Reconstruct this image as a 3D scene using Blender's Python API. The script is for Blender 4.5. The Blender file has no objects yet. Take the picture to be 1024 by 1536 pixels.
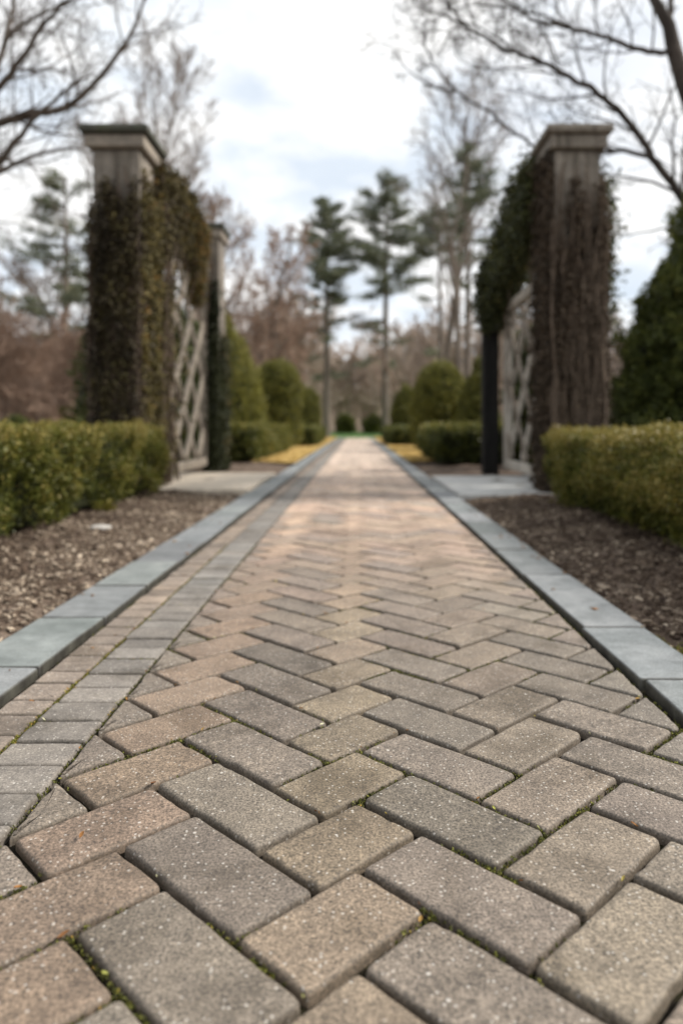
import bpy, math, random
import numpy as np
from mathutils import Vector

random.seed(11)
RG = np.random.default_rng(11)
SC = bpy.context.scene
COL = SC.collection
R2 = math.sqrt(2.0)

# ------------------------------------------------------------------ measured view
FPX, VPX, HOR, CAMH = 1120.0, 535.0, 640.0, 0.5      # focal length, vanishing point and horizon (in the 1024x1536 photo), eye height


def at(px, py, Y):
    return np.array(((px - VPX) / FPX * Y, Y, CAMH + (HOR - py) / FPX * Y))


# ------------------------------------------------------------------ mesh helpers
class Geo:
    """Collects verts, polygons and two point attributes, then links them as ONE mesh object."""

    def __init__(self):
        self.V, self.L, self.T, self.A, self.C = [], [], [], [], []
        self.n = 0

    def add(self, v, f, tint=0.5, col=None):
        v = np.asarray(v, dtype=np.float32).reshape(-1, 3)
        if isinstance(f, np.ndarray):
            self.L.append((f + self.n).astype(np.int32).ravel())
            self.T.append(np.full(len(f), f.shape[1], dtype=np.int32))
        else:
            for q in f:
                self.L.append(np.asarray(q, dtype=np.int32) + self.n)
            self.T.append(np.array([len(q) for q in f], dtype=np.int32))
        self.V.append(v)
        t = np.asarray(tint, dtype=np.float32)
        self.A.append(np.full(len(v), float(t), dtype=np.float32) if t.ndim == 0 else t)
        if col is not None:
            c = np.asarray(col, dtype=np.float32)
            self.C.append(np.tile(c, (len(v), 1)) if c.ndim == 1 else c)
        self.n += len(v)

    def arrays(self):
        return np.concatenate(self.V), np.concatenate(self.L), np.concatenate(self.T), np.concatenate(self.A)

    def merge(self, arr, scale, rot, loc, dt=0.0):
        v, l, t, a = arr
        c, s = math.cos(rot), math.sin(rot)
        w = v * np.asarray(scale, dtype=np.float32)
        w = np.stack((w[:, 0] * c - w[:, 1] * s, w[:, 0] * s + w[:, 1] * c, w[:, 2]), 1) + np.asarray(loc, dtype=np.float32)
        self.V.append(w.astype(np.float32)); self.L.append(l + self.n); self.T.append(t); self.A.append(a + dt)
        self.n += len(v)

    def mesh(self, name, mat, smooth=False):
        v, l, t, a = self.arrays()
        me = bpy.data.meshes.new(name)
        me.vertices.add(len(v)); me.vertices.foreach_set('co', v.ravel())
        me.loops.add(len(l)); me.loops.foreach_set('vertex_index', l.astype(np.int32))
        me.polygons.add(len(t))
        st = np.zeros(len(t), dtype=np.int32); st[1:] = np.cumsum(t)[:-1]
        me.polygons.foreach_set('loop_start', st)
        me.update(calc_edges=True)
        at_ = me.attributes.new('tint', 'FLOAT', 'POINT'); at_.data.foreach_set('value', a)
        if self.C:
            c = np.concatenate(self.C); c = np.concatenate((c, np.ones((len(c), 1), np.float32)), 1)
            ca = me.attributes.new('col', 'FLOAT_COLOR', 'POINT'); ca.data.foreach_set('color', c.ravel().astype(np.float32))
        me.polygons.foreach_set('use_smooth', np.full(len(t), smooth))
        me.materials.append(mat)
        return me

    def build(self, name, mat, parent=None, smooth=False):
        o = bpy.data.objects.new(name, self.mesh(name, mat, smooth))
        COL.objects.link(o)
        if parent is not None:
            o.parent = parent
            o.matrix_parent_inverse = parent.matrix_basis.inverted()
        return o


def tag(o, label=None, cat=None, group=None, kind=None):
    if label: o['label'] = label
    if cat: o['category'] = cat
    if group: o['group'] = group
    if kind: o['kind'] = kind
    return o


def thing(name, loc, label, cat, group=None):
    o = bpy.data.objects.new(name, None); COL.objects.link(o)
    o.empty_display_size = 0.1
    o.location = [float(q) for q in loc]
    return tag(o, label, cat, group)


_fc = {}


def tube(g, pts, rad, sides=6, tint=0.5, cap=False):
    pts = np.asarray(pts, dtype=np.float64); k = len(pts)
    rad = np.broadcast_to(np.asarray(rad, dtype=np.float64), (k,))
    t = np.gradient(pts, axis=0)
    t /= np.linalg.norm(t, axis=1, keepdims=True) + 1e-12
    ref = np.zeros(3); ref[int(np.argmin(np.abs(t.mean(0))))] = 1
    n = np.cross(t, ref); n /= np.linalg.norm(n, axis=1, keepdims=True) + 1e-12
    b = np.cross(t, n)
    key = (k, sides)
    if key not in _fc:
        th = np.arange(sides) / sides * 2 * math.pi
        f = []
        for i in range(k - 1):
            for j in range(sides):
                j2 = (j + 1) % sides
                f.append((i * sides + j, i * sides + j2, (i + 1) * sides + j2, (i + 1) * sides + j))
        _fc[key] = (np.cos(th), np.sin(th), np.array(f, dtype=np.int32))
    c, s, f = _fc[key]
    v = pts[:, None] + rad[:, None, None] * (c[None, :, None] * n[:, None] + s[None, :, None] * b[:, None])
    g.add(v.reshape(-1, 3), f, tint)


def box(g, x0, x1, y0, y1, z0, z1, tint=0.5, bev=0.0):
    if bev <= 0:
        v = [(x, y, z) for z in (z0, z1) for y in (y0, y1) for x in (x0, x1)]
        f = [(0, 2, 3, 1), (4, 5, 7, 6), (0, 1, 5, 4), (2, 6, 7, 3), (0, 4, 6, 2), (1, 3, 7, 5)]
        g.add(v, f, tint); return
    poly = [(x0, y0), (x1, y0), (x1, y1), (x0, y1)]
    b = bev
    extrude(g, np.array(poly), [(b, z0), (0, z0 + b), (0, z1 - b), (b * .35, z1 - b * .35), (b, z1)], tint=tint, bottom=True)


def inset(poly, d):
    """Offset a convex counter-clockwise outline inwards by d (vertex normals)."""
    p = np.asarray(poly); e = np.roll(p, -1, 0) - p
    n = np.stack((-e[:, 1], e[:, 0]), 1); n /= np.linalg.norm(n, axis=1, keepdims=True) + 1e-12
    n0 = np.roll(n, 1, 0); m = n + n0
    den = np.maximum((m * m).sum(1, keepdims=True) / 2.0, 0.35)
    return p + m / den * d


def extrude(g, poly, prof, tint=0.5, col=None, bottom=False, tilt=None):
    p = np.asarray(poly); k = len(p); V = []
    for d, z in prof:
        q = inset(p, d) if abs(d) > 1e-9 else p
        V.append(np.column_stack((q, np.full(k, z))))
    V = np.concatenate(V)
    if tilt is not None:
        c = p.mean(0)
        V[:, 2] += (V[:, 0] - c[0]) * tilt[0] + (V[:, 1] - c[1]) * tilt[1] + tilt[2]
    f = []
    for i in range(len(prof) - 1):
        for j in range(k):
            j2 = (j + 1) % k
            f.append((i * k + j, i * k + j2, (i + 1) * k + j2, (i + 1) * k + j))
    f.append(tuple((len(prof) - 1) * k + j for j in range(k)))
    if bottom: f.append(tuple(reversed(range(k))))
    g.add(V, f, tint, col)


def unit(v):
    return v / (np.linalg.norm(v, axis=-1, keepdims=True) + 1e-12)


def leaves(g, P, ax, l, w, tint, rg=RG, fold=False):
    """Diamond leaves: centre P, long axis ax, random roll."""
    n = len(P); ax = unit(ax)
    s = unit(np.cross(ax, unit(rg.normal(size=(n, 3)))))
    l = (np.broadcast_to(l, (n,)) / 2)[:, None]; w = (np.broadcast_to(w, (n,)) / 2)[:, None]
    v = np.stack((P - ax * l, P + s * w + ax * l * .15, P + ax * l, P - s * w + ax * l * .15), 1).reshape(-1, 3)
    g.add(v, np.arange(4 * n, dtype=np.int32).reshape(n, 4), np.repeat(np.clip(tint, 0, 1), 4))


def sprigs(g, C, N, per, length, spread, l, w, tint, rg=RG, dt=.12):
    """Leafy shoots: at each centre C a shoot along N carrying 'per' leaves."""
    n = len(C)
    ax = unit(N + rg.normal(size=(n, 3)) * .45)
    t = rg.random((n, per)) * length
    P = C[:, None] + ax[:, None] * t[..., None] + rg.normal(size=(n, per, 3)) * spread
    la = unit(ax[:, None] * .7 + rg.normal(size=(n, per, 3)) * .6)
    tt = tint[:, None] + rg.normal(size=(n, per)) * dt + (t / max(length, 1e-6) - .5) * .12
    leaves(g, P.reshape(-1, 3), la.reshape(-1, 3), l * (.7 + .6 * rg.random(n * per)), w * (.7 + .6 * rg.random(n * per)), tt.ravel(), rg)


class Waves:
    """Cheap smooth 3-D noise, roughly -1..1, vectorised."""

    def __init__(self, scale, seed, octs=9):
        r = np.random.default_rng(seed)
        self.k = unit(r.normal(size=(octs, 3))) * (2 * math.pi / scale) * (.6 + 1.1 * r.random((octs, 1)))
        self.p = r.random(octs) * 6.283

    def __call__(self, P):
        P = np.asarray(P, dtype=np.float64)
        return np.sin(P @ self.k.T + self.p).sum(-1) / math.sqrt(len(self.p)) * .8


# ------------------------------------------------------------------ materials
def new_mat(name):
    m = bpy.data.materials.new(name); m.use_nodes = True
    nt = m.node_tree; nt.nodes.clear()
    out = nt.nodes.new('ShaderNodeOutputMaterial'); b = nt.nodes.new('ShaderNodeBsdfPrincipled')
    nt.links.new(b.outputs[0], out.inputs[0])
    return m, nt, b, out


def nd(nt, typ, **kw):
    n = nt.nodes.new(typ)
    for k, v in kw.items():
        if k.startswith('i_'): n.inputs[k[2:].replace('_', ' ')].default_value = v
        else: setattr(n, k, v)
    return n


def noise(nt, co, scale, detail=3, rough=.55, dist=0.0):
    n = nd(nt, 'ShaderNodeTexNoise', i_Scale=scale, i_Detail=detail, i_Roughness=rough, i_Distortion=dist)
    nt.links.new(co, n.inputs['Vector']); return n.outputs[0]


def ramp(nt, fac, stops, interp='LINEAR'):
    r = nd(nt, 'ShaderNodeValToRGB'); r.color_ramp.interpolation = interp
    e = r.color_ramp.elements
    while len(e) < len(stops): e.new(.5)
    for q, (p, c) in zip(e, stops):
        q.position = p
        q.color = (c, c, c, 1) if isinstance(c, (int, float)) else (*c, 1)
    nt.links.new(fac, r.inputs[0]); return r.outputs[0]


def mix(nt, fac, a, b, mode='MIX'):
    m = nd(nt, 'ShaderNodeMix', data_type='RGBA', blend_type=mode)
    for val, idx in ((fac, 0), (a, 6), (b, 7)):
        if isinstance(val, (int, float)): m.inputs[idx].default_value = val if idx == 0 else (val, val, val, 1)
        elif isinstance(val, tuple): m.inputs[idx].default_value = (*val, 1)
        else: nt.links.new(val, m.inputs[idx])
    return m.outputs[2]


def bump(nt, b, h, strength=.5, dist=.01):
    n = nd(nt, 'ShaderNodeBump', i_Strength=strength, i_Distance=dist)
    nt.links.new(h, n.inputs['Height']); nt.links.new(n.outputs[0], b.inputs['Normal']); return n


def geo_pos(nt):
    return nd(nt, 'ShaderNodeNewGeometry').outputs['Position']


def mat_paver(name, spec=.5, grain=1.0):
    m, nt, b, _ = new_mat(name)
    co = geo_pos(nt)
    col = nd(nt, 'ShaderNodeAttribute', attribute_name='col').outputs['Color']
    big = noise(nt, co, 14, 5, .6)
    mid = noise(nt, co, 70, 4, .65)
    fine = noise(nt, co, 300, 4, .75)
    c = mix(nt, 1.0, col, ramp(nt, big, [(.3, (.8, .79, .78)), (.7, (1.2, 1.19, 1.16))]), 'MULTIPLY')
    c = mix(nt, 1.0, c, ramp(nt, mid, [(.3, .8), (.7, 1.17)]), 'MULTIPLY')
    c = mix(nt, grain, c, mix(nt, 1.0, c, ramp(nt, fine, [(.35, .25), (.5, 1.0), (.65, 1.9)]), 'MULTIPLY'))
    stn = noise(nt, co, 5.5, 6, .7, .6)
    c = mix(nt, 1.0, c, ramp(nt, stn, [(.34, (.62, .6, .56)), (.5, (1, 1, 1)), (.7, (1.1, 1.09, 1.06))]), 'MULTIPLY')
    v = nd(nt, 'ShaderNodeTexVoronoi', i_Scale=210); nt.links.new(co, v.inputs['Vector'])
    sep = nd(nt, 'ShaderNodeSeparateColor'); nt.links.new(v.outputs['Color'], sep.inputs[0])
    lim = nd(nt, 'ShaderNodeMath', operation='GREATER_THAN'); lim.inputs[1].default_value = .88; nt.links.new(sep.outputs[0], lim.inputs[0])
    near = nd(nt, 'ShaderNodeMath', operation='LESS_THAN'); near.inputs[1].default_value = .34; nt.links.new(v.outputs['Distance'], near.inputs[0])
    sp = nd(nt, 'ShaderNodeMath', operation='MULTIPLY'); nt.links.new(lim.outputs[0], sp.inputs[0]); nt.links.new(near.outputs[0], sp.inputs[1])
    spf = nd(nt, 'ShaderNodeMath', operation='MULTIPLY'); spf.inputs[1].default_value = .55; nt.links.new(sp.outputs[0], spf.inputs[0])
    c = mix(nt, spf.outputs[0], c, (.55, .52, .47))
    v2 = nd(nt, 'ShaderNodeTexVoronoi', i_Scale=38); nt.links.new(co, v2.inputs['Vector'])
    sep2 = nd(nt, 'ShaderNodeSeparateColor'); nt.links.new(v2.outputs['Color'], sep2.inputs[0])
    l2 = nd(nt, 'ShaderNodeMath', operation='GREATER_THAN'); l2.inputs[1].default_value = .8; nt.links.new(sep2.outputs[1], l2.inputs[0])
    d2 = nd(nt, 'ShaderNodeMath', operation='LESS_THAN'); d2.inputs[1].default_value = .085; nt.links.new(v2.outputs['Distance'], d2.inputs[0])
    s2 = nd(nt, 'ShaderNodeMath', operation='MULTIPLY'); nt.links.new(l2.outputs[0], s2.inputs[0]); nt.links.new(d2.outputs[0], s2.inputs[1])
    s2f = nd(nt, 'ShaderNodeMath', operation='MULTIPLY'); s2f.inputs[1].default_value = .6; nt.links.new(s2.outputs[0], s2f.inputs[0])
    c = mix(nt, s2f.outputs[0], c, (.6, .57, .52))
    # dirt that sits in the chamfers: lower skin of the brick (attribute tint: 0 on the chamfer, 1 on the top)
    e = nd(nt, 'ShaderNodeAttribute', attribute_name='tint').outputs['Fac']
    dirt = mix(nt, ramp(nt, mid, [(.35, .25), (.65, .8)]), c, (.055, .043, .03))
    c = mix(nt, e, dirt, c)
    nt.links.new(c, b.inputs['Base Color'])
    b.inputs['Roughness'].default_value = .66; b.inputs['Specular IOR Level'].default_value = spec
    h = mix(nt, .5, fine, mid)
    bump(nt, b, h, .55, .004)
    return m


def mat_stone(name, c1, c2, c3, scale=6, fine=180, rough=.75, strength=.3, moss=None, edge=False):
    m, nt, b, _ = new_mat(name)
    co = geo_pos(nt)
    n1 = noise(nt, co, scale, 6, .65, .4); n2 = noise(nt, co, fine, 3, .6); n3 = noise(nt, co, scale * 5, 5, .65)
    c = ramp(nt, n1, [(.28, c1), (.5, c2), (.74, c3)])
    c = mix(nt, 1.0, c, ramp(nt, n3, [(.3, .78), (.7, 1.2)]), 'MULTIPLY')
    c = mix(nt, 1.0, c, ramp(nt, n2, [(.3, .72), (.7, 1.28)]), 'MULTIPLY')
    if moss:
        c = mix(nt, ramp(nt, noise(nt, co, 9, 5, .7), [(moss[0], 0.), (moss[0] + .12, .8)]), c, moss[1])
    if edge:
        c = mix(nt, nd(nt, 'ShaderNodeAttribute', attribute_name='tint').outputs['Fac'], mix(nt, ramp(nt, n3, [(.4, 0.), (.65, 1.)]), (.022, .02, .016), (.06, .058, .046)), mix(nt, 1.0, c, nd(nt, 'ShaderNodeAttribute', attribute_name='col').outputs['Color'], 'MULTIPLY'))
    nt.links.new(c, b.inputs['Base Color'])
    b.inputs['Roughness'].default_value = rough
    bump(nt, b, mix(nt, .5, n2, n3), strength, .006)
    return m


def mat_leaf(name, stops, rough=.55, trans=.25, patch=None):
    m, nt, b, out = new_mat(name)
    t = nd(nt, 'ShaderNodeAttribute', attribute_name='tint').outputs['Fac']
    c = ramp(nt, t, stops)
    if patch:
        c = mix(nt, ramp(nt, noise(nt, geo_pos(nt), patch[0], 3), [(patch[1], 0.), (patch[1] + .2, patch[2])]), c, patch[3])
    nt.links.new(c, b.inputs['Base Color']); b.inputs['Roughness'].default_value = rough
    b.inputs['Specular IOR Level'].default_value = .3
    if trans > 0:
        tr = nd(nt, 'ShaderNodeBsdfTranslucent'); nt.links.new(c, tr.inputs[0])
        mx = nd(nt, 'ShaderNodeMixShader'); mx.inputs[0].default_value = trans
        nt.links.new(b.outputs[0], mx.inputs[1]); nt.links.new(tr.outputs[0], mx.inputs[2]); nt.links.new(mx.outputs[0], out.inputs[0])
    return m


def mat_bark(name, c1, c2, scale=8):
    m, nt, b, _ = new_mat(name)
    co = nd(nt, 'ShaderNodeTexCoord').outputs['Object']
    mp = nd(nt, 'ShaderNodeMapping'); mp.inputs['Scale'].default_value = (1, 1, .25); nt.links.new(co, mp.inputs[0])
    n = noise(nt, mp.outputs[0], scale, 5, .65)
    nt.links.new(ramp(nt, n, [(.3, c1), (.7, c2)]), b.inputs['Base Color'])
    b.inputs['Roughness'].default_value = .9; b.inputs['Specular IOR Level'].default_value = .2
    bump(nt, b, n, .6, .03)
    return m


def mat_soil(name, c1, c2, c3, scale=20, fine=140, strength=.8):
    m, nt, b, _ = new_mat(name)
    co = geo_pos(nt)
    n1 = noise(nt, co, scale, 6, .7); n2 = noise(nt, co, fine, 4, .7)
    c = ramp(nt, n1, [(.3, c1), (.5, c2), (.72, c3)])
    c = mix(nt, 1.0, c, ramp(nt, n2, [(.3, .5), (.7, 1.5)]), 'MULTIPLY')
    nt.links.new(c, b.inputs['Base Color']); b.inputs['Roughness'].default_value = .95; b.inputs['Specular IOR Level'].default_value = .15
    bump(nt, b, n2, strength, .01)
    return m


M_PAVER = mat_paver('concrete_paver')
M_BORDER = mat_paver('border_paver', grain=.6)
M_KERB = mat_stone('bluestone', (.13, .143, .143), (.185, .198, .2), (.25, .26, .26), 5, 260, .5, .3, None, True)
M_JOINT = mat_soil('joint_soil', (.010, .008, .006), (.018, .014, .009), (.03, .03, .008), 30, 300)
M_GROUND = mat_soil('leafy_earth', (.09, .065, .045), (.14, .105, .075), (.2, .155, .11), .8, 9)
M_MULCH = mat_soil('bark_mulch_soil', (.045, .03, .022), (.11, .08, .06), (.22, .175, .14), 9, 110)
M_SLAB = mat_stone('cast_slab', (.5, .43, .34), (.58, .5, .4), (.64, .56, .46), 2.5, 120, .85, .2)
M_SLABG = mat_stone('grey_slab', (.4, .4, .385), (.48, .48, .465), (.55, .55, .54), 2.5, 120, .85, .2)
M_LAWN = mat_soil('mown_lawn', (.06, .13, .035), (.08, .16, .045), (.11, .19, .06), 1.5, 30)
M_STRAW = mat_soil('straw_turf', (.3, .21, .085), (.5, .36, .14), (.62, .48, .22), 5, 60)
M_CHIP = mat_leaf('bark_chip', [(0, (.03, .018, .012)), (.35, (.09, .062, .042)), (.62, (.18, .137, .1)), (.85, (.34, .28, .215)), (1, (.5, .41, .31))], .9, 0)
M_MOSS = mat_leaf('moss_leaf', [(0, (.035, .026, .012)), (.35, (.05, .052, .014)), (.6, (.095, .1, .018)), (.8, (.2, .2, .035)), (1, (.34, .2, .04))], .8, .1)
M_LITTER = mat_leaf('dry_leaf', [(0, (.12, .05, .02)), (.35, (.3, .14, .04)), (.7, (.36, .36, .08)), (1, (.6, .58, .4))], .6, .2)
M_HEDGE = mat_leaf('box_leaf', [(0, (.014, .02, .005)), (.35, (.05, .062, .01)), (.7, (.125, .128, .02)), (1, (.24, .19, .05))], .5, .25)
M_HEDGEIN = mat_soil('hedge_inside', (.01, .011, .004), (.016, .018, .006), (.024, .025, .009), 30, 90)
M_TOPI = mat_leaf('yew_leaf', [(0, (.025, .03, .008)), (.4, (.12, .122, .024)), (.75, (.22, .205, .038)), (1, (.3, .26, .06))], .5, .2)
M_CONI = mat_leaf('cedar_leaf', [(0, (.018, .026, .008)), (.5, (.078, .096, .022)), (.85, (.16, .17, .036)), (1, (.22, .21, .05))], .5, .2)
M_PINE = mat_leaf('pine_needle', [(0, (.06, .075, .05)), (.5, (.13, .148, .09)), (1, (.23, .235, .13))], .55, .2)  # needle colours raised to paint in the distance haze
M_VINEL = mat_leaf('old_vine_leaf', [(0, (.016, .012, .008)), (.4, (.055, .042, .02)), (.65, (.1, .085, .028)), (.85, (.17, .125, .035)), (1, (.26, .13, .03))], .7, .15)
M_VINED = mat_leaf('dry_vine_leaf', [(0, (.022, .017, .012)), (.45, (.075, .054, .036)), (.8, (.15, .11, .075)), (1, (.22, .16, .1))], .8, .1)
M_VINEG = mat_leaf('green_vine_leaf', [(0, (.016, .02, .008)), (.5, (.055, .062, .022)), (.85, (.12, .125, .036)), (1, (.2, .16, .05))], .55, .2)
M_STEM = mat_bark('vine_stem', (.05, .035, .026), (.15, .11, .085), 30)
M_STEMD = mat_bark('dark_vine_stem', (.045, .034, .025), (.16, .12, .09), 30)
M_WOOD = mat_bark('weathered_timber', (.17, .145, .118), (.34, .295, .24), 14)
M_WOODL = mat_bark('silvered_timber', (.3, .275, .24), (.52, .48, .42), 14)
M_WOODB = mat_bark('shade_toned_timber', (.13, .112, .092), (.27, .235, .195), 14)  # darker copy of the timber: shade painted on the crossing planks
M_DARKWOOD = mat_bark('blackened_timber', (.006, .006, .006), (.018, .017, .016), 14)
def streaks(m):
    nt = m.node_tree; b = next(n for n in nt.nodes if n.type == 'BSDF_PRINCIPLED'); src = b.inputs['Base Color'].links[0].from_socket
    mp = nd(nt, 'ShaderNodeMapping'); mp.inputs['Scale'].default_value = (1, 1, .12); nt.links.new(geo_pos(nt), mp.inputs[0])
    c = mix(nt, 1.0, src, ramp(nt, noise(nt, mp.outputs[0], 16, 4, .6), [(.35, (.5, .48, .44)), (.6, (1.08, 1.07, 1.05))]), 'MULTIPLY')
    nt.links.new(c, b.inputs['Base Color']); return m


M_PILLAR = mat_stone('pillar_stone', (.13, .115, .098), (.19, .168, .142), (.25, .22, .185), 3, 120, .85, .4)
streaks(M_PILLAR)
M_CAP = mat_stone('cap_stone', (.16, .14, .115), (.22, .19, .155), (.28, .24, .19), 4, 120, .85, .4)
M_CAPTOP = mat_stone('mossy_cap_stone', (.035, .04, .03), (.055, .055, .042), (.09, .085, .06), 5, 120, .9, .5, (.55, (.04, .055, .02)))
M_BARKD = mat_bark('dark_bark', (.03, .025, .022), (.085, .07, .06))
M_BARKN = mat_bark('brown_grey_bark', (.06, .048, .04), (.15, .122, .1))
M_BARKG = mat_bark('grey_bark', (.08, .066, .054), (.2, .17, .14))
M_BARKT = mat_bark('tan_bark', (.13, .1, .075), (.3, .235, .18))
M_TWIG = mat_bark('fine_twigs', (.17, .14, .12), (.28, .235, .2), 3)
M_TWIGR = mat_bark('reddish_twigs', (.25, .17, .125), (.38, .275, .21), 3)
M_WOODS = mat_leaf('woods_bark', [(0, (.18, .145, .115)), (.5, (.36, .3, .245)), (1, (.42, .31, .25))], .9, 0)  # pale bark colours stand in for haze over the far woods
M_ROCK = mat_stone('pale_rock', (.25, .24, .22), (.38, .36, .33), (.48, .46, .42), 8, 90, .85, .6)

# ------------------------------------------------------------------ camera, light, sky
cd = bpy.data.cameras.new('camera'); cam = bpy.data.objects.new('camera', cd); COL.objects.link(cam)
cam.location = (0, 0, CAMH); cam.rotation_euler = (math.radians(90), 0, 0)
cd.sensor_width = 36; cd.lens = 36 * FPX / 1536
cd.shift_x = (512 - VPX) / 1536; cd.shift_y = -(768 - HOR) / 1536
cd.clip_start = .02; cd.clip_end = 2000
cd.dof.use_dof = True; cd.dof.focus_distance = 1.05; cd.dof.aperture_fstop = cd.lens / 10.0
SC.camera = cam

SUN_EL, SUN_AZ = math.radians(40), math.radians(86)      # azimuth clockwise from +Y: from the right, a little ahead
sd = bpy.data.lights.new('sun', 'SUN'); so = bpy.data.objects.new('sun', sd); COL.objects.link(so)
sd.energy = 3.5; sd.angle = math.radians(11); sd.color = (1, .935, .85)
sdir = Vector((math.sin(SUN_AZ) * math.cos(SUN_EL), math.cos(SUN_AZ) * math.cos(SUN_EL), math.sin(SUN_EL)))
so.rotation_euler = sdir.to_track_quat('Z', 'Y').to_euler()

w = bpy.data.worlds.new('World'); SC.world = w; w.use_nodes = True
nt = w.node_tree; nt.nodes.clear()
wo = nt.nodes.new('ShaderNodeOutputWorld'); bg = nt.nodes.new('ShaderNodeBackground'); nt.links.new(bg.outputs[0], wo.inputs[0])
sky = nt.nodes.new('ShaderNodeTexSky'); sky.sky_type = 'NISHITA'; sky.sun_disc = False
sky.sun_elevation = SUN_EL; sky.sun_rotation = SUN_AZ; sky.dust_density = 2.0
tc = nt.nodes.new('ShaderNodeTexCoord').outputs['Generated']
sx = nt.nodes.new('ShaderNodeSeparateXYZ'); nt.links.new(tc, sx.inputs[0])
zz = nd(nt, 'ShaderNodeMath', operation='MAXIMUM'); nt.links.new(sx.outputs[2], zz.inputs[0]); zz.inputs[1].default_value = 0
za = nd(nt, 'ShaderNodeMath', operation='ADD'); nt.links.new(zz.outputs[0], za.inputs[0]); za.inputs[1].default_value = .22
dx = nd(nt, 'ShaderNodeMath', operation='DIVIDE'); nt.links.new(sx.outputs[0], dx.inputs[0]); nt.links.new(za.outputs[0], dx.inputs[1])
dy = nd(nt, 'ShaderNodeMath', operation='DIVIDE'); nt.links.new(sx.outputs[1], dy.inputs[0]); nt.links.new(za.outputs[0], dy.inputs[1])
cx = nt.nodes.new('ShaderNodeCombineXYZ'); nt.links.new(dx.outputs[0], cx.inputs[0]); nt.links.new(dy.outputs[0], cx.inputs[1]); cx.inputs[2].default_value = 3.7
n1 = noise(nt, cx.outputs[0], 1.5, 6, .55, .3)
n2 = noise(nt, cx.outputs[0], 2.6, 5, .55, .2)
cover = ramp(nt, n1, [(.34, .78), (.5, 1.)])
white = ramp(nt, n2, [(.38, (5.0, 5.5, 6.1)), (.47, (6.3, 6.5, 6.7)), (.58, (7.1, 7.08, 7.02))])
skyc = mix(nt, cover, sky.outputs[0], white)
nt.links.new(skyc, bg.inputs[0]); bg.inputs[1].default_value = .1

SC.view_settings.view_transform = 'Standard'; SC.view_settings.look = 'None'
SC.view_settings.exposure = .74; SC.view_settings.gamma = 1
SC.cycles.use_denoising = True
SC.cycles.max_bounces = 6; SC.cycles.diffuse_bounces = 3; SC.cycles.transparent_max_bounces = 4
SC.cycles.sample_clamp_indirect = 6

# ------------------------------------------------------------------ ground sheets
def grid(x0, x1, y0, y1, nx, ny, zf):
    xs = np.linspace(x0, x1, nx + 1); ys = np.linspace(y0, y1, ny + 1)
    X, Y = np.meshgrid(xs, ys); Z = zf(X, Y)
    v = np.stack((X, Y, Z), -1).reshape(-1, 3)
    i = np.arange(ny)[:, None] * (nx + 1) + np.arange(nx)[None]
    f = np.stack((i, i + 1, i + nx + 2, i + nx + 1), -1).reshape(-1, 4).astype(np.int32)
    return v, f


g = Geo(); g.add(*grid(-400, 400, -60, 700, 40, 40, lambda x, y: 0 * x - .06))
tag(g.build('ground', M_GROUND), 'brown leafy ground reaching to the woods', 'ground', kind='structure')
hw = Waves(60, 5)


def hill_z(x, y):
    t = np.clip((y - 75) / 90, 0, 1); s = t * t * (3 - 2 * t)
    q = np.clip((700 - y) / 200, 0, 1)
    return -.12 + s * q * (8.5 + 2.0 * hw(np.stack((x, y, 0 * x), -1)))


g = Geo(); g.add(*grid(-260, 260, 74, 420, 70, 60, hill_z))
tag(g.build('hill', M_GROUND, smooth=True), 'low brown wooded rise behind the garden', 'hill', kind='structure')
g = Geo(); g.add(*grid(-7, 9, 33.5, 74, 8, 10, lambda x, y: 0 * x - .045))
tag(g.build('lawn', M_LAWN), 'strip of green lawn past the far end of the path', 'lawn', kind='structure')

XL0, XL1, XLM, XF0, XF1, XR1 = -.82, -.64, -.55, -.43, .545, .71      # kerb / border / field lines across the path
mw = Waves(.5, 21); mw2 = Waves(.13, 22)


def bed_z(x, y):
    P = np.stack((x, y, 0 * x), -1)
    d = np.clip(np.where(x < 0, XL0 - x, x - XR1), 0, 3)
    return -.016 + .036 * np.clip(d / .5, 0, 1) + .010 * mw(P) + .006 * mw2(P) - .014 * np.exp(-(d / .05) ** 2)


for nm, x0, x1, lab in (('mulch_bed', -7.0, XL0, 'bark mulch bed left of the paved path'), ('mulch_bed', XR1, 7.0, 'bark mulch bed right of the paved path')):
    g = Geo()
    if x0 < 0: g.add(*grid(-3.0, XL0, -1.5, 5.6, 70, 190, bed_z)); g.add(*grid(-7, -3, -1.5, 5.6, 8, 12, bed_z)); g.add(*grid(-7, XL0, 5.6, 33, 50, 120, bed_z))
    else: g.add(*grid(XR1, 2.8, -1.5, 5.4, 70, 190, bed_z)); g.add(*grid(2.8, 7, -1.5, 5.4, 8, 12, bed_z)); g.add(*grid(XR1, 7, 5.4, 33, 50, 120, bed_z))
    tag(g.build(nm, M_MULCH, smooth=True), lab, 'mulch bed', kind='structure')


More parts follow.
